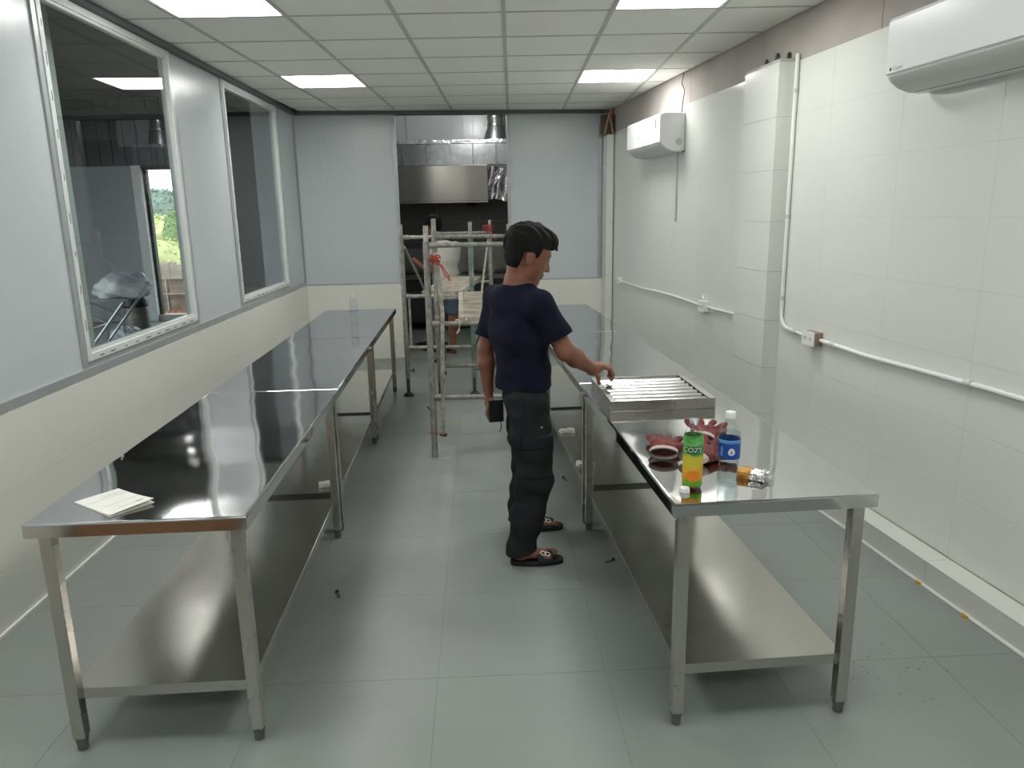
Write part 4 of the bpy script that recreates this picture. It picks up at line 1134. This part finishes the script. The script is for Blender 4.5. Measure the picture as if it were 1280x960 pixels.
def add_head(b, H, R, S=1.0):
    """head and ears onto the body field b; H is the point between the ears."""
    at = lambda x, y, z: H + R @ (np.array((x, y, z)) * S)
    b.ell(at(-.012, 0, .035), (.094 * S, .074 * S, .082 * S), R, .01)
    b.ell(at(.026, 0, -.012), (.062 * S, .061 * S, .082 * S), R, .03)
    b.ell(at(.03, 0, -.066), (.05 * S, .05 * S, .042 * S), R, .03)
    b.ell(at(.066, 0, -.102), (.018 * S, .024 * S, .016 * S), R, .025)
    for s in (-1, 1):
        b.ell(at(.047, s * .036, -.03), (.026 * S, .022 * S, .028 * S), R, .02)
        b.ell(at(-.012, s * .077, -.012), (.019 * S, .008 * S, .032 * S), R, .006)
        b.ell(at(-.006, s * .082, .008), (.012 * S, .006 * S, .014 * S), R, .006)
    b.ell(at(.077, 0, .024), (.012 * S, .046 * S, .011 * S), R, .018)
    b.cone(at(.082, 0, .008), at(.1, 0, -.034), .008 * S, .0125 * S, .014)
    for s in (-1, 1): b.ell(at(.09, s * .011, -.038), (.01 * S, .008 * S, .007 * S), R, .008)
    for s in (-1, 1): b.cut_ell(at(.09, s * .031, .004), (.014 * S, .016 * S, .01 * S), R)
    b.ell(at(.085, 0, -.064), (.009 * S, .024 * S, .006 * S), R, .008)
    b.ell(at(.082, 0, -.077), (.009 * S, .02 * S, .0065 * S), R, .008)
    return at

def hair_mesh(H, R, S, m, fringe=.03, nape=-.075):
    f = Field(H - .2, H + .22, .0036)
    at = lambda x, y, z: H + R @ (np.array((x, y, z)) * S)
    f.ell(at(-.016, 0, .046), (.104 * S, .085 * S, .086 * S), R, .01)
    f.ell(at(-.036, 0, -.012), (.07 * S, .077 * S, .088 * S), R, .02)
    f.ell(at(.045, 0, .082), (.055 * S, .064 * S, .036 * S), R, .02)
    f.cone(at(.06, -.02, .09), at(.102, -.03, .056), .026 * S, .006 * S, .015)
    f.cone(at(.06, .02, .09), at(.1, .025, .058), .026 * S, .006 * S, .015)
    f.cone(at(.0, 0, .12), at(.05, -.02, .118), .02 * S, .008 * S, .02)
    rh_ = random.Random(77)
    for _ in range(170):                       # loose tufts lying over the crown, sides and nape
        th = rh_.uniform(0, 2 * PI); el = rh_.uniform(-.75, 1.35)
        n = np.array((math.cos(th) * math.cos(el), math.sin(th) * math.cos(el), math.sin(el)))
        p0 = np.array((-.018, 0, .04)) + n * np.array((.098, .08, .082))
        dn = np.array((.6, .25 * n[1], -.15)) if el > .35 else np.array((.12, 0, -1.0))
        dn = dn - n * (dn @ n) * .8; dn = dn / np.linalg.norm(dn)
        if p0[2] < -.03 and p0[0] > -.03: continue
        f.cone(at(*p0), at(*(p0 + dn * rh_.uniform(.02, .038) + n * rh_.uniform(-.002, .006))), .0085 * S, .002 * S, .006)
    X, Y, Z = f.XYZ()
    x, y, z = X - H[0], Y - H[1], Z - H[2]
    q = [(x * R[0][k] + y * R[1][k] + z * R[2][k]) / S for k in range(3)]
    n = .0035 * np.sin(95 * q[1] + 40 * q[0]) * np.sin(70 * q[0] + 30 * q[2] + 1) + .0025 * np.sin(160 * q[1] + 60 * q[2] + 90 * q[0])
    f.D = f.D + n.astype(np.float32) + (.13 * np.maximum(0, -.005 - q[2])).astype(np.float32)
    cut = lambda d: np.maximum(f.D, -d.astype(np.float32))
    f.D = cut(np.maximum(fringe - q[0], q[2] - (.044 + .1 * (q[0] - .06))))       # face
    f.D = cut(np.maximum(-.034 - q[0] + 0 * q[2], q[2] - (.004 + 0 * q[0])) if False else np.maximum(np.maximum(-.04 - q[0], q[2] - .006), np.maximum(q[0] - .012, -q[2] - .2)))   # round the ear
    f.D = cut(np.maximum(.012 - q[0], q[2] + .03))
    f.D = np.maximum(f.D, (nape - q[2] + .0 * q[0]).astype(np.float32))
    return f.mesh('hair', m)

def finger(b, pts, r0=.0088, r1=.0066):
    n = len(pts)
    b.chain(pts, [r0 + (r1 - r0) * i / (n - 1) for i in range(n)], .004)

def shoe(parent, heel, toe, m_sole, m_strap, buckle=None):
    """open slide sandal: contoured sole and a broad strap over the instep."""
    hx, hy = heel; tx, ty = toe
    L_ = math.hypot(tx - hx, ty - hy); a = math.atan2(ty - hy, tx - hx)
    out = []
    for k in range(28):
        t = 2 * PI * k / 28
        u = .5 - .5 * math.cos(t); w = (.033 + .013 * u + .004 * math.sin(PI * u)) * (abs(math.sin(t)) ** .62) * (1 if math.sin(t) > 0 else -1)
        out.append((L_ * u, w))
    out = out[::-1]
    ar = sum(out[i][0] * out[(i + 1) % 28][1] - out[(i + 1) % 28][0] * out[i][1] for i in range(28))
    if ar < 0: out = out[::-1]
    sd = MB().prism(out, 0.001, .024).build('sandal', m_sole, parent, smooth=True, bevel=.004, loc=(hx, hy, 0), rotz=a)
    def st(u, v):
        x = L_ * (.5 + .3 * v); t = PI * u; wd = .044 + .004 * v; ht = .062 - .022 * v
        return (x, -wd * math.cos(t), .012 + ht * (math.sin(t) ** .7))
    o = MB().grid(st, 18, 6).build('strap', m_strap, sd, smooth=True)
    md = o.modifiers.new('thick', 'SOLIDIFY'); md.thickness = .006; md.offset = 1
    if buckle:
        b = MB()
        for dx in (-.011, .011):
            pts = []
            for k in range(13):
                t = 2 * PI * k / 12
                u_, v_ = .3 + .075 * math.sin(t), .5 + (dx + .011 * math.cos(t)) / (L_ * .3)
                p = Vector(st(u_, v_)); p += Vector((0, -.006, .006)); pts.append(p)
            b.tube(pts, .0022, 5)
        b.build('emblem', buckle, o)
    return sd

SKIN = mat('skin', rgb(136, 90, 69), .5, var=.12, vscale=18, col2=rgb(118, 75, 56))
HAIR = mat('black_hair', rgb(12, 11, 11), .75, spec=.25, bump=.003, bscale=120, stretch=(1, 1, .4))
NAVY = mat('navy_cotton', rgb(20, 22, 40), .95, spec=.2, var=.2, vscale=60, bump=.001, bscale=300)
CARGO = mat('charcoal_cotton', rgb(34, 37, 40), .95, spec=.2, var=.15, vscale=50, bump=.001, bscale=260)
RUB = mat('black_rubber', rgb(26, 26, 27), .6)
EYEW = mat('eye', rgb(60, 50, 46), .2)

# ------------------------------------------------------------------ man in the navy shirt
man = thing('person', 'man in navy T-shirt and dark cargo trousers reaching to the worktable', 'person', (.05, 3.42, 0))
MO = Vector((-.05, -3.42, 0))
def mkid(name, me, parent=man):
    o = put(name, me, parent); o.location = MO if parent is man else (0, 0, 0)
    return o
V = lambda *p: np.array(p, float)
H = V(.072, 3.42, 1.437); HR = head_frame(math.radians(14), math.radians(21)); HS_ = 1.06
neck = V(.022, 3.425, 1.30)
rs, ls = V(.118, 3.30, 1.215), V(-.078, 3.545, 1.225)
re, rwst = V(.228, 3.285, 1.012), V(.362, 3.40, .905)
le, lwst = V(-.140, 3.55, .985), V(-.132, 3.545, .785)
chest, waist, pel = V(.02, 3.425, 1.12), V(.045, 3.425, .93), V(.05, 3.43, .80)
sd_t = V(.643, -.766, 0); sd_w = V(.45, -.89, 0); sd_p = V(.15, -.99, 0)
rh, rk, ra_ = V(.055, 3.345, .775), V(.085, 3.285, .43), V(.008, 3.25, .075)
lh, lk, la = V(.04, 3.515, .775), V(.068, 3.60, .425), V(.012, 3.63, .075)
b = Field((-.24, 3.12, -.005), (.52, 3.76, 1.62), .0046)
at = add_head(b, H, HR, HS_)
b.cone(at(-.03, 0, -.05), neck, .052, .058, .03)
b.cone(neck, V(.02, 3.425, 1.24), .06, .075, .04)
b.cone(V(.02, 3.425, 1.2), chest, .085, .095, .05, u=sd_t, sc=1.5)
b.cone(chest, waist, .09, .085, .05, u=sd_w, sc=1.4)
b.cone(waist, pel, .085, .09, .05, u=sd_p, sc=1.5)
b.cone(rs, V(.02, 3.425, 1.22), .05, .06, .04); b.cone(ls, V(.02, 3.425, 1.22), .05, .06, .04)
b.chain([rs, (rs + re) / 2, re], [.05, .046, .04], .02)
b.chain([re, re + (rwst - re) * .35, rwst], [.04, .042, .027], .02)
b.chain([ls, (ls + le) / 2, le], [.05, .046, .038], .02)
b.chain([le, le + (lwst - le) * .35, lwst], [.038, .04, .027], .02)
for h_, k_, a_ in ((rh, rk, ra_), (lh, lk, la)):
    b.chain([h_, (h_ + k_) / 2, k_], [.082, .07, .054], .03)
    b.chain([k_, k_ + (a_ - k_) * .3, a_], [.054, .055, .037], .03)
# feet
FT = []
for a_, (hx, hy), (tx, ty) in ((ra_, (-.026, 3.245), (.196, 3.262)), (la, (-.012, 3.63), (.222, 3.648))):
    d = V(tx - hx, ty - hy, 0); d /= np.linalg.norm(d); n_ = V(-d[1], d[0], 0)
    heel = V(hx, hy, .052) + d * .035
    b.cone(a_, heel, .036, .028, .02)
    b.cone(a_ + V(0, 0, -.01), V(hx, hy, .046) + d * .15, .034, .02, .025, u=n_, sc=1.5)
    for k in range(5):
        o_ = (k - 2) * .0165 * (1 if hy > 3.5 else -1)
        ln_ = .215 - .008 * k
        finger(b, [V(hx, hy, .043) + d * .15 + n_ * o_, V(hx, hy, .042) + d * (ln_ - .02) + n_ * o_ * 1.05, V(hx, hy, .036) + d * (ln_ - .005) + n_ * o_ * 1.05], .0105 if k else .013, .008 if k else .0105)
# right hand arched over the filter's edge
kn = [V(.414, 3.405 + .021 * k, .917 - .002 * abs(k - 1.5)) for k in range(4)]
for k in kn: b.cone(rwst, k, .024, .0135, .012)
b.cone(rwst, V(.385, 3.43, .905), .026, .026, .015)
for k, q in enumerate(kn):
    fx = (.010, .014, .012, .004)[k]
    finger(b, [q, q + V(.026 + fx * .5, .001, -.012), q + V(.036 + fx, .003, -.044), q + V(.028 + fx, .003, -.067 + (.006 if k == 3 else 0))], .0098, .0076)
finger(b, [V(.378, 3.392, .897), V(.386, 3.378, .872), V(.392, 3.388, .838)], .0125, .0088)
# left hand closed round a phone
pw = V(-.128, 3.54, .715)
b.cone(lwst, pw, .026, .03, .015, u=V(1, 0, 0), sc=.8)
for k in range(4):
    y0 = 3.512 + .02 * k
    s0 = V(-.132, y0, .69 - .004 * abs(k - 1.5))
    finger(b, [s0 + V(0, 0, .02), s0 + V(-.008, 0, -.018), s0 + V(.004, -.002, -.044), s0 + V(.026, -.004, -.046), s0 + V(.034, -.004, -.03)], .0096, .0075)
finger(b, [V(-.115, 3.51, .735), V(-.098, 3.496, .705), V(-.09, 3.506, .672)], .0122, .0088)
body = mkid('body', b.mesh('body', SKIN))
mkid('hair', hair_mesh(H, HR, HS_, HAIR))
for s in (-1, 1):
    e = MB().lathe([(0, -.0095)] + [(.0095 * math.sin(k * PI / 8), -.0095 * math.cos(k * PI / 8)) for k in range(1, 8)] + [(0, .0095)], 12).build('eye', EYEW, man, smooth=True)
    p = at(.074, s * .031, .003); e.location = Vector(p) + MO
    q = [at(.083 - .012 * abs(w), s * (.016 + .03 * (w + 1) / 2), .022 + .004 * (1 - abs(w))) for w in (-1, -.4, .3, 1)]
    MB().tube([Vector(v) + MO for v in q], [.002, .0035, .003, .0015], 6).build('eyebrow', HAIR, man)
# T-shirt
f = Field((-.26, 3.14, .7), (.34, 3.72, 1.36), .0046)
f.cone(V(.022, 3.425, 1.245), V(.022, 3.425, 1.2), .082, .098, .05, u=sd_t, sc=1.25)
f.cone(V(.02, 3.425, 1.2), V(.02, 3.425, 1.08), .104, .112, .05, u=sd_t, sc=1.42)
f.cone(V(.02, 3.425, 1.08), V(.05, 3.43, .74), .112, .124, .05, u=sd_w, sc=1.34)
f.cone(rs, V(.03, 3.425, 1.235), .066, .07, .04); f.cone(ls, V(.02, 3.425, 1.235), .066, .07, .04)
rd_ = (re - rs) / np.linalg.norm(re - rs); ld_ = (le - ls) / np.linalg.norm(le - ls)
f.cone(rs, rs + rd_ * .165, .064, .07, .03, cap=True); f.cone(ls, ls + ld_ * .185, .062, .064, .03, cap=True)
folds(f, .0032, [(14, 9, 30, 0, 1), (-22, 16, 18, 1.2, .8), (9, -12, 46, 2.2, .6), (40, 20, 12, .4, .5), (-18, 30, 60, .8, .35)])
f.half(V(0, 0, .752), V(.06, .02, -1))
X, Y, Z = f.XYZ()
f.D = np.maximum(f.D, -(np.sqrt((X - .036) ** 2 + (Y - 3.422) ** 2 + ((Z - 1.36) * .8) ** 2) - .073).astype(np.float32))
shirt = mkid('t_shirt', f.mesh('t_shirt', NAVY))
# pale undershirt edge at the nape
pts = [Vector((.03 + .0655 * math.cos(a), 3.425 + .0655 * math.sin(a), 1.312 - .012 * math.cos(a - .3))) for a in [PI * .55 + k * .16 for k in range(16)]]
MB().tube([p_ + MO for p_ in pts], .0045, 6).build('undershirt_edge', M['white'], man, smooth=True)
# cargo trousers
f = Field((-.2, 3.12, .02), (.3, 3.78, .92), .0046)
f.cone(V(.047, 3.43, .84), V(.05, 3.43, .76), .085, .1, .04, u=sd_p, sc=1.35)
for h_, k_, a_, w_ in ((rh, rk, ra_, 1), (lh, lk, la, 1)):
    an = a_ + V(.006, 0, .0)
    f.chain([h_, (h_ + k_) / 2, k_ + V(0, 0, -.01)], [.096, .093, .082], .035)
    f.chain([k_ + V(0, 0, -.01), (k_ + an) / 2, an + V(0, 0, -.02)], [.082, .076, .07], .035)
folds(f, .0035, [(8, 5, 34, 0, 1), (-26, 14, 22, 1, .9), (18, -20, 52, 2, .8), (34, 22, -26, .5, .6), (10, 40, 70, .3, .45)])
leg_d = f.D.copy()
f.shell(.012)
f.half(V(0, 0, .06), V(.1, 0, -1)); f.half(V(0, 0, .835), V(0, 0, 1))
tr_ = mkid('cargo_trousers', f.mesh('cargo_trousers', CARGO))
def patch(name, p0, r, out, flap=None):
    g_ = Field(np.array(p0) - max(r) - .03, np.array(p0) + max(r) + .03, .0046)
    o0 = np.round((g_.lo - f.lo) / f.h).astype(int); g_.lo = f.lo + o0 * f.h
    sl = tuple(slice(max(0, o0[k]), max(0, o0[k]) + g_.n[k]) for k in range(3))
    d = leg_d[sl]; g_.lo = f.lo + np.maximum(0, o0) * f.h; g_.n = np.array(d.shape); g_.ax = [(g_.lo[k] + g_.h * np.arange(g_.n[k])).astype(np.float32) for k in range(3)]
    X_, Y_, Z_ = g_.XYZ()
    bx = np.maximum(np.maximum(np.abs(X_ - p0[0]) - r[0], np.abs(Y_ - p0[1]) - r[1]), np.abs(Z_ - p0[2]) - r[2])
    g_.D = np.maximum(np.maximum(d - out, -(d + .004)), bx).astype(np.float32)
    o = put(name, g_.mesh(name, CARGO), tr_)
    return o
patch('cargo_pocket', (.10, 3.215, .525), (.068, .06, .085), .008)
patch('pocket_flap', (.10, 3.215, .605), (.072, .06, .028), .014)
MB().lathe([(0, 0), (.006, 0), (.006, .002), (0, .003)], 10).build('metal_stud', M['steel_leg'], tr_, loc=(.115, 3.182, .69)).rotation_euler = (PI / 2, 0, 0)
for (heel, toe, bk) in (((-.038, 3.243), (.214, 3.262), True), ((-.022, 3.63), (.24, 3.648), True)):
    sdl = shoe(man, (heel[0] + MO.x, heel[1] + MO.y), (toe[0] + MO.x, toe[1] + MO.y), RUB, RUB, M['white'])
# phone held in the lowered hand (rests in the hand: a thing of its own)
ph = thing('phone', 'dark phone held in the lowered hand of the man in navy', 'phone', (-.094, 3.486, .682), .25)
MB().box(-.036, .036, -.006, .006, -.05, .06).build('case', M['black'], ph, bevel=.004)
MB().box(-.033, .033, .0062, .0068, -.046, .056).build('screen', mat('dark_screen', rgb(18, 19, 22), .08), ph)
MB().tube([(.02, 0, -.05), (.024, -.002, -.08), (.012, -.004, -.1)], .003, 5).build('wrist_strap', M['ink'], ph)

# ------------------------------------------------------------------ worker in the pale shirt behind the scaffold
GREY = mat('pale_grey_cotton', rgb(216, 215, 206), .9, var=.1, vscale=40, bump=.001, bscale=250)
DENIM = mat('blue_denim', rgb(76, 94, 112), .9, var=.25, vscale=60)
wk = thing('person', 'worker in pale grey shirt and denim shorts standing behind the scaffold', 'person', (-.80, 8.72, 0))
WO = Vector((.80, -8.72, 0))
def wkid(name, me):
    o = put(name, me, wk); o.location = WO; return o
H = V(-.905, 8.70, 1.475); HR = head_frame(math.radians(128), math.radians(14))
b = Field((-1.25, 8.36, -.005), (-.5, 9.05, 1.66), .0058)
at2 = add_head(b, H, HR, 1.02)
neck = V(-.86, 8.70, 1.33); chest = V(-.80, 8.71, 1.12); pel = V(-.78, 8.72, .8)
sdv = V(math.sin(math.radians(128)), -math.cos(math.radians(128)), 0)
rs, ls = chest + sdv * .165 + V(0, 0, .11), chest - sdv * .165 + V(0, 0, .11)
b.cone(at2(-.03, 0, -.05), neck, .052, .056, .03); b.cone(neck, V(-.83, 8.705, 1.25), .058, .08, .04)
b.cone(V(-.82, 8.71, 1.2), chest, .085, .095, .05, u=sdv, sc=1.5); b.cone(chest, pel, .09, .095, .05, u=sdv, sc=1.4)
b.cone(rs, chest + V(0, 0, .1), .05, .06, .04); b.cone(ls, chest + V(0, 0, .1), .05, .06, .04)
fwd = V(math.cos(math.radians(128)), math.sin(math.radians(128)), 0)
re = rs + V(0, 0, -.24) + fwd * .06; rwt = re + fwd * .2 + V(-.02, 0, .02)
le = ls + V(-.02, 0, -.25) + fwd * .03; lwt = V(-1.10, 8.66, 1.07)
b.chain([rs, re, rwt], [.05, .038, .027], .02); b.chain([ls, le, lwt], [.05, .038, .026], .02)
for wst, dr in ((rwt, fwd), (lwt, (lwt - le) / np.linalg.norm(lwt - le))):
    pm = wst + dr * .06
    b.cone(wst, pm, .026, .03, .015)
    sdn = np.cross(dr, V(0, 0, 1)); sdn = sdn / np.linalg.norm(sdn)
    for k in range(4):
        s0 = pm + sdn * (k - 1.5) * .017
        finger(b, [s0, s0 + dr * .04 + V(0, 0, -.004), s0 + dr * (.068 - .005 * abs(k - 1.5)) + V(0, 0, -.024)], .0095, .0075)
    finger(b, [wst + dr * .02 + sdn * .028, wst + dr * .05 + sdn * .05, wst + dr * .075 + sdn * .052], .0115, .0085)
hips = [pel + sdv * .085, pel - sdv * .085]
legs = []
for k, h_ in enumerate(hips):
    kn_ = (V(-.715, 8.70, .42), V(-.90, 8.78, .42))[k]; an = (V(-.735, 8.70, .08), V(-.92, 8.79, .08))[k]
    legs.append((h_, kn_, an))
    b.chain([h_ + V(0, 0, -.02), kn_], [.085, .055], .03); b.chain([kn_, kn_ + (an - kn_) * .3, an], [.054, .056, .036], .03)
    fd = (fwd, V(-.8, .6, 0))[k]
    b.cone(an, an - fd * .03 + V(0, 0, -.03), .034, .03, .02); b.cone(an, an + fd * .12 + V(0, 0, -.042), .034, .02, .02, u=np.cross(fd, V(0, 0, 1)), sc=1.4)
    for q in range(5):
        s0 = an + fd * .115 + V(0, 0, -.044) + np.cross(fd, V(0, 0, 1)) * (q - 2) * .016
        finger(b, [s0, s0 + fd * (.05 - .006 * q)], .011, .0085)
wkid('body', b.mesh('body', SKIN)); wkid('hair', hair_mesh(H, HR, 1.03, HAIR))
for s in (-1, 1):
    e = MB().lathe([(0, -.0095)] + [(.0095 * math.sin(k * PI / 8), -.0095 * math.cos(k * PI / 8)) for k in range(1, 8)] + [(0, .0095)], 12).build('eye', EYEW, wk, smooth=True)
    e.location = Vector(at2(.074, s * .031, .003)) + WO
f = Field((-1.2, 8.4, .72), (-.45, 9.0, 1.42), .0058)
f.cone(V(-.83, 8.705, 1.25), V(-.81, 8.71, 1.2), .082, .1, .05, u=sdv, sc=1.25)
f.cone(V(-.81, 8.71, 1.2), chest, .104, .112, .05, u=sdv, sc=1.42); f.cone(chest, pel, .115, .122, .05, u=sdv, sc=1.35)
f.cone(rs, chest + V(0, 0, .11), .066, .07, .04); f.cone(ls, chest + V(0, 0, .11), .066, .07, .04)
rd_ = (re - rs) / np.linalg.norm(re - rs); ld_ = (le - ls) / np.linalg.norm(le - ls)
f.cone(rs, rs + rd_ * .18, .066, .07, .03, cap=True); f.cone(ls, ls + ld_ * .18, .066, .07, .03, cap=True)
folds(f, .0035, [(14, 9, 30, 0, 1), (-22, 16, 18, 1.2, .8), (9, -12, 46, 2.2, .6), (40, 20, 12, .4, .5)])
f.half(V(0, 0, .83), V(0, 0, -1))
X, Y, Z = f.XYZ()
f.D = np.maximum(f.D, -(np.sqrt((X + .85) ** 2 + (Y - 8.7) ** 2 + ((Z - 1.38) * .8) ** 2) - .069).astype(np.float32))
wkid('t_shirt', f.mesh('t_shirt', GREY))
f = Field((-1.15, 8.45, .35), (-.5, 9.05, .92), .0058)
f.cone(pel + V(0, 0, .06), pel, .105, .115, .04, u=sdv, sc=1.35)
for h_, kn_, an in legs: f.chain([h_, h_ + (kn_ - h_) * .95], [.105, .085], .03)
folds(f, .004, [(8, 5, 34, 0, 1), (-26, 14, 22, 1, .9), (18, -20, 52, 2, .8)])
f.shell(.014); f.half(V(0, 0, .47), V(0, 0, -1)); f.half(V(0, 0, .86), V(0, 0, 1))
wkid('denim_shorts', f.mesh('denim_shorts', DENIM))
for k, (h_, kn_, an) in enumerate(legs):
    fd = (fwd, V(-.8, .6, 0))[k]
    hl = an - fd * .07; te = an + fd * .19
    shoe(wk, (hl[0] + WO.x, hl[1] + WO.y), (te[0] + WO.x, te[1] + WO.y), mat('brown_sole', rgb(84, 56, 44), .7) if k == 0 else RUB, RUB)

# ------------------------------------------------------------------ red work gloves on the table
def glove(label, c, yaw, curl, seed, spread=1.0):
    t = thing('work_glove', label, 'glove', (c[0], c[1], TZ0), yaw, 'red work gloves on the worktable')
    g_ = Field((-.09, -.07, -.002), (.11, .08, .075), .0026)
    g_.cone(V(-.045, 0, .018), V(.015, 0, .019), .02, .02, .015, u=V(0, 1, 0), sc=2.0)
    for k in range(4):
        y0 = (k - 1.5) * .0205; L_ = (.05, .06, .058, .046)[k]; dy = (k - 1.5) * .007 * spread
        g_.chain([V(.015, y0, .019), V(.03 + L_ * .5, y0 + dy, .02 + curl * .012), V(.03 + L_ * (1 - curl * .4), y0 + dy * 1.6, .014 + curl * .03)], [.0115, .0108, .0098], .005)
    g_.chain([V(-.02, -.03, .017), V(.01, -.053, .018), V(.035, -.06 - .004 * spread, .016)], [.013, .0115, .0105], .006)
    folds(g_, .0016, [(90, 40, 30, seed, 1), (-60, 110, 50, seed * 2, .8), (30, -70, 120, seed, .6)])
    g_.half(V(0, 0, .0012), V(0, 0, -1)); g_.half(V(-.052, 0, 0), V(-1, 0, 0))
    t.scale = (1.2, 1.15, 1.1)
    put('glove_shell', g_.mesh('glove_shell', GL), t)
    # ribbed cuff, open at the wrist
    def cuff(u, v):
        a = 2 * PI * u; w = 1 + .03 * math.sin(14 * a)
        return (-.052 - .03 * v, (.04 + .002 * v) * w * math.cos(a), .0195 + (.0165 + .002 * v) * w * math.sin(a))
    o = MB().grid(cuff, 42, 4).build('cuff', GC, t, smooth=True); o.modifiers.new('thick', 'SOLIDIFY').thickness = .0018
    MB().tube([(-.083, .043 * math.cos(a), .0195 + .018 * math.sin(a)) for a in [k * 2 * PI / 24 for k in range(25)]], .0022, 5).build('cuff_hem', M['ink'], t)
glove('red work glove lying flat, dark cuff towards the camera, beside the tea bottle', (.533, 2.56), 1.36, .15, 1.0)
glove('crumpled red work glove behind the tea bottle and the water bottle', (.668, 2.47), .7, .85, 2.3, 1.6)
glove('red work glove folded on edge with fingers up behind the water bottle', (.715, 2.72), 1.2, .6, 3.1, 2.0)

# cardboard box standing by the window wall beside the camera: its colour shows in the front edge of the near worktable
CB = mat('brown_cardboard', rgb(158, 118, 88), .85, var=.12, vscale=5)
cb = thing('cardboard_box', 'brown cardboard box by the window wall, mirrored in the near table edge', 'box', (-1.62, .35, 0), .05)
MB().box(-.3, .3, -.22, .22, 0, .42).build('carton', CB, cb, bevel=.004)
for s_ in (-1, 1): MB().box(-.298, .298, min(0, s_ * .218) + .001, max(0, s_ * .218) - .001, .4205, .424).build('flap', CB, cb)
MB().box(-.3, .3, -.03, .03, .4245, .4252).build('tape', mat('tan_tape', rgb(176, 140, 96), .3), cb)
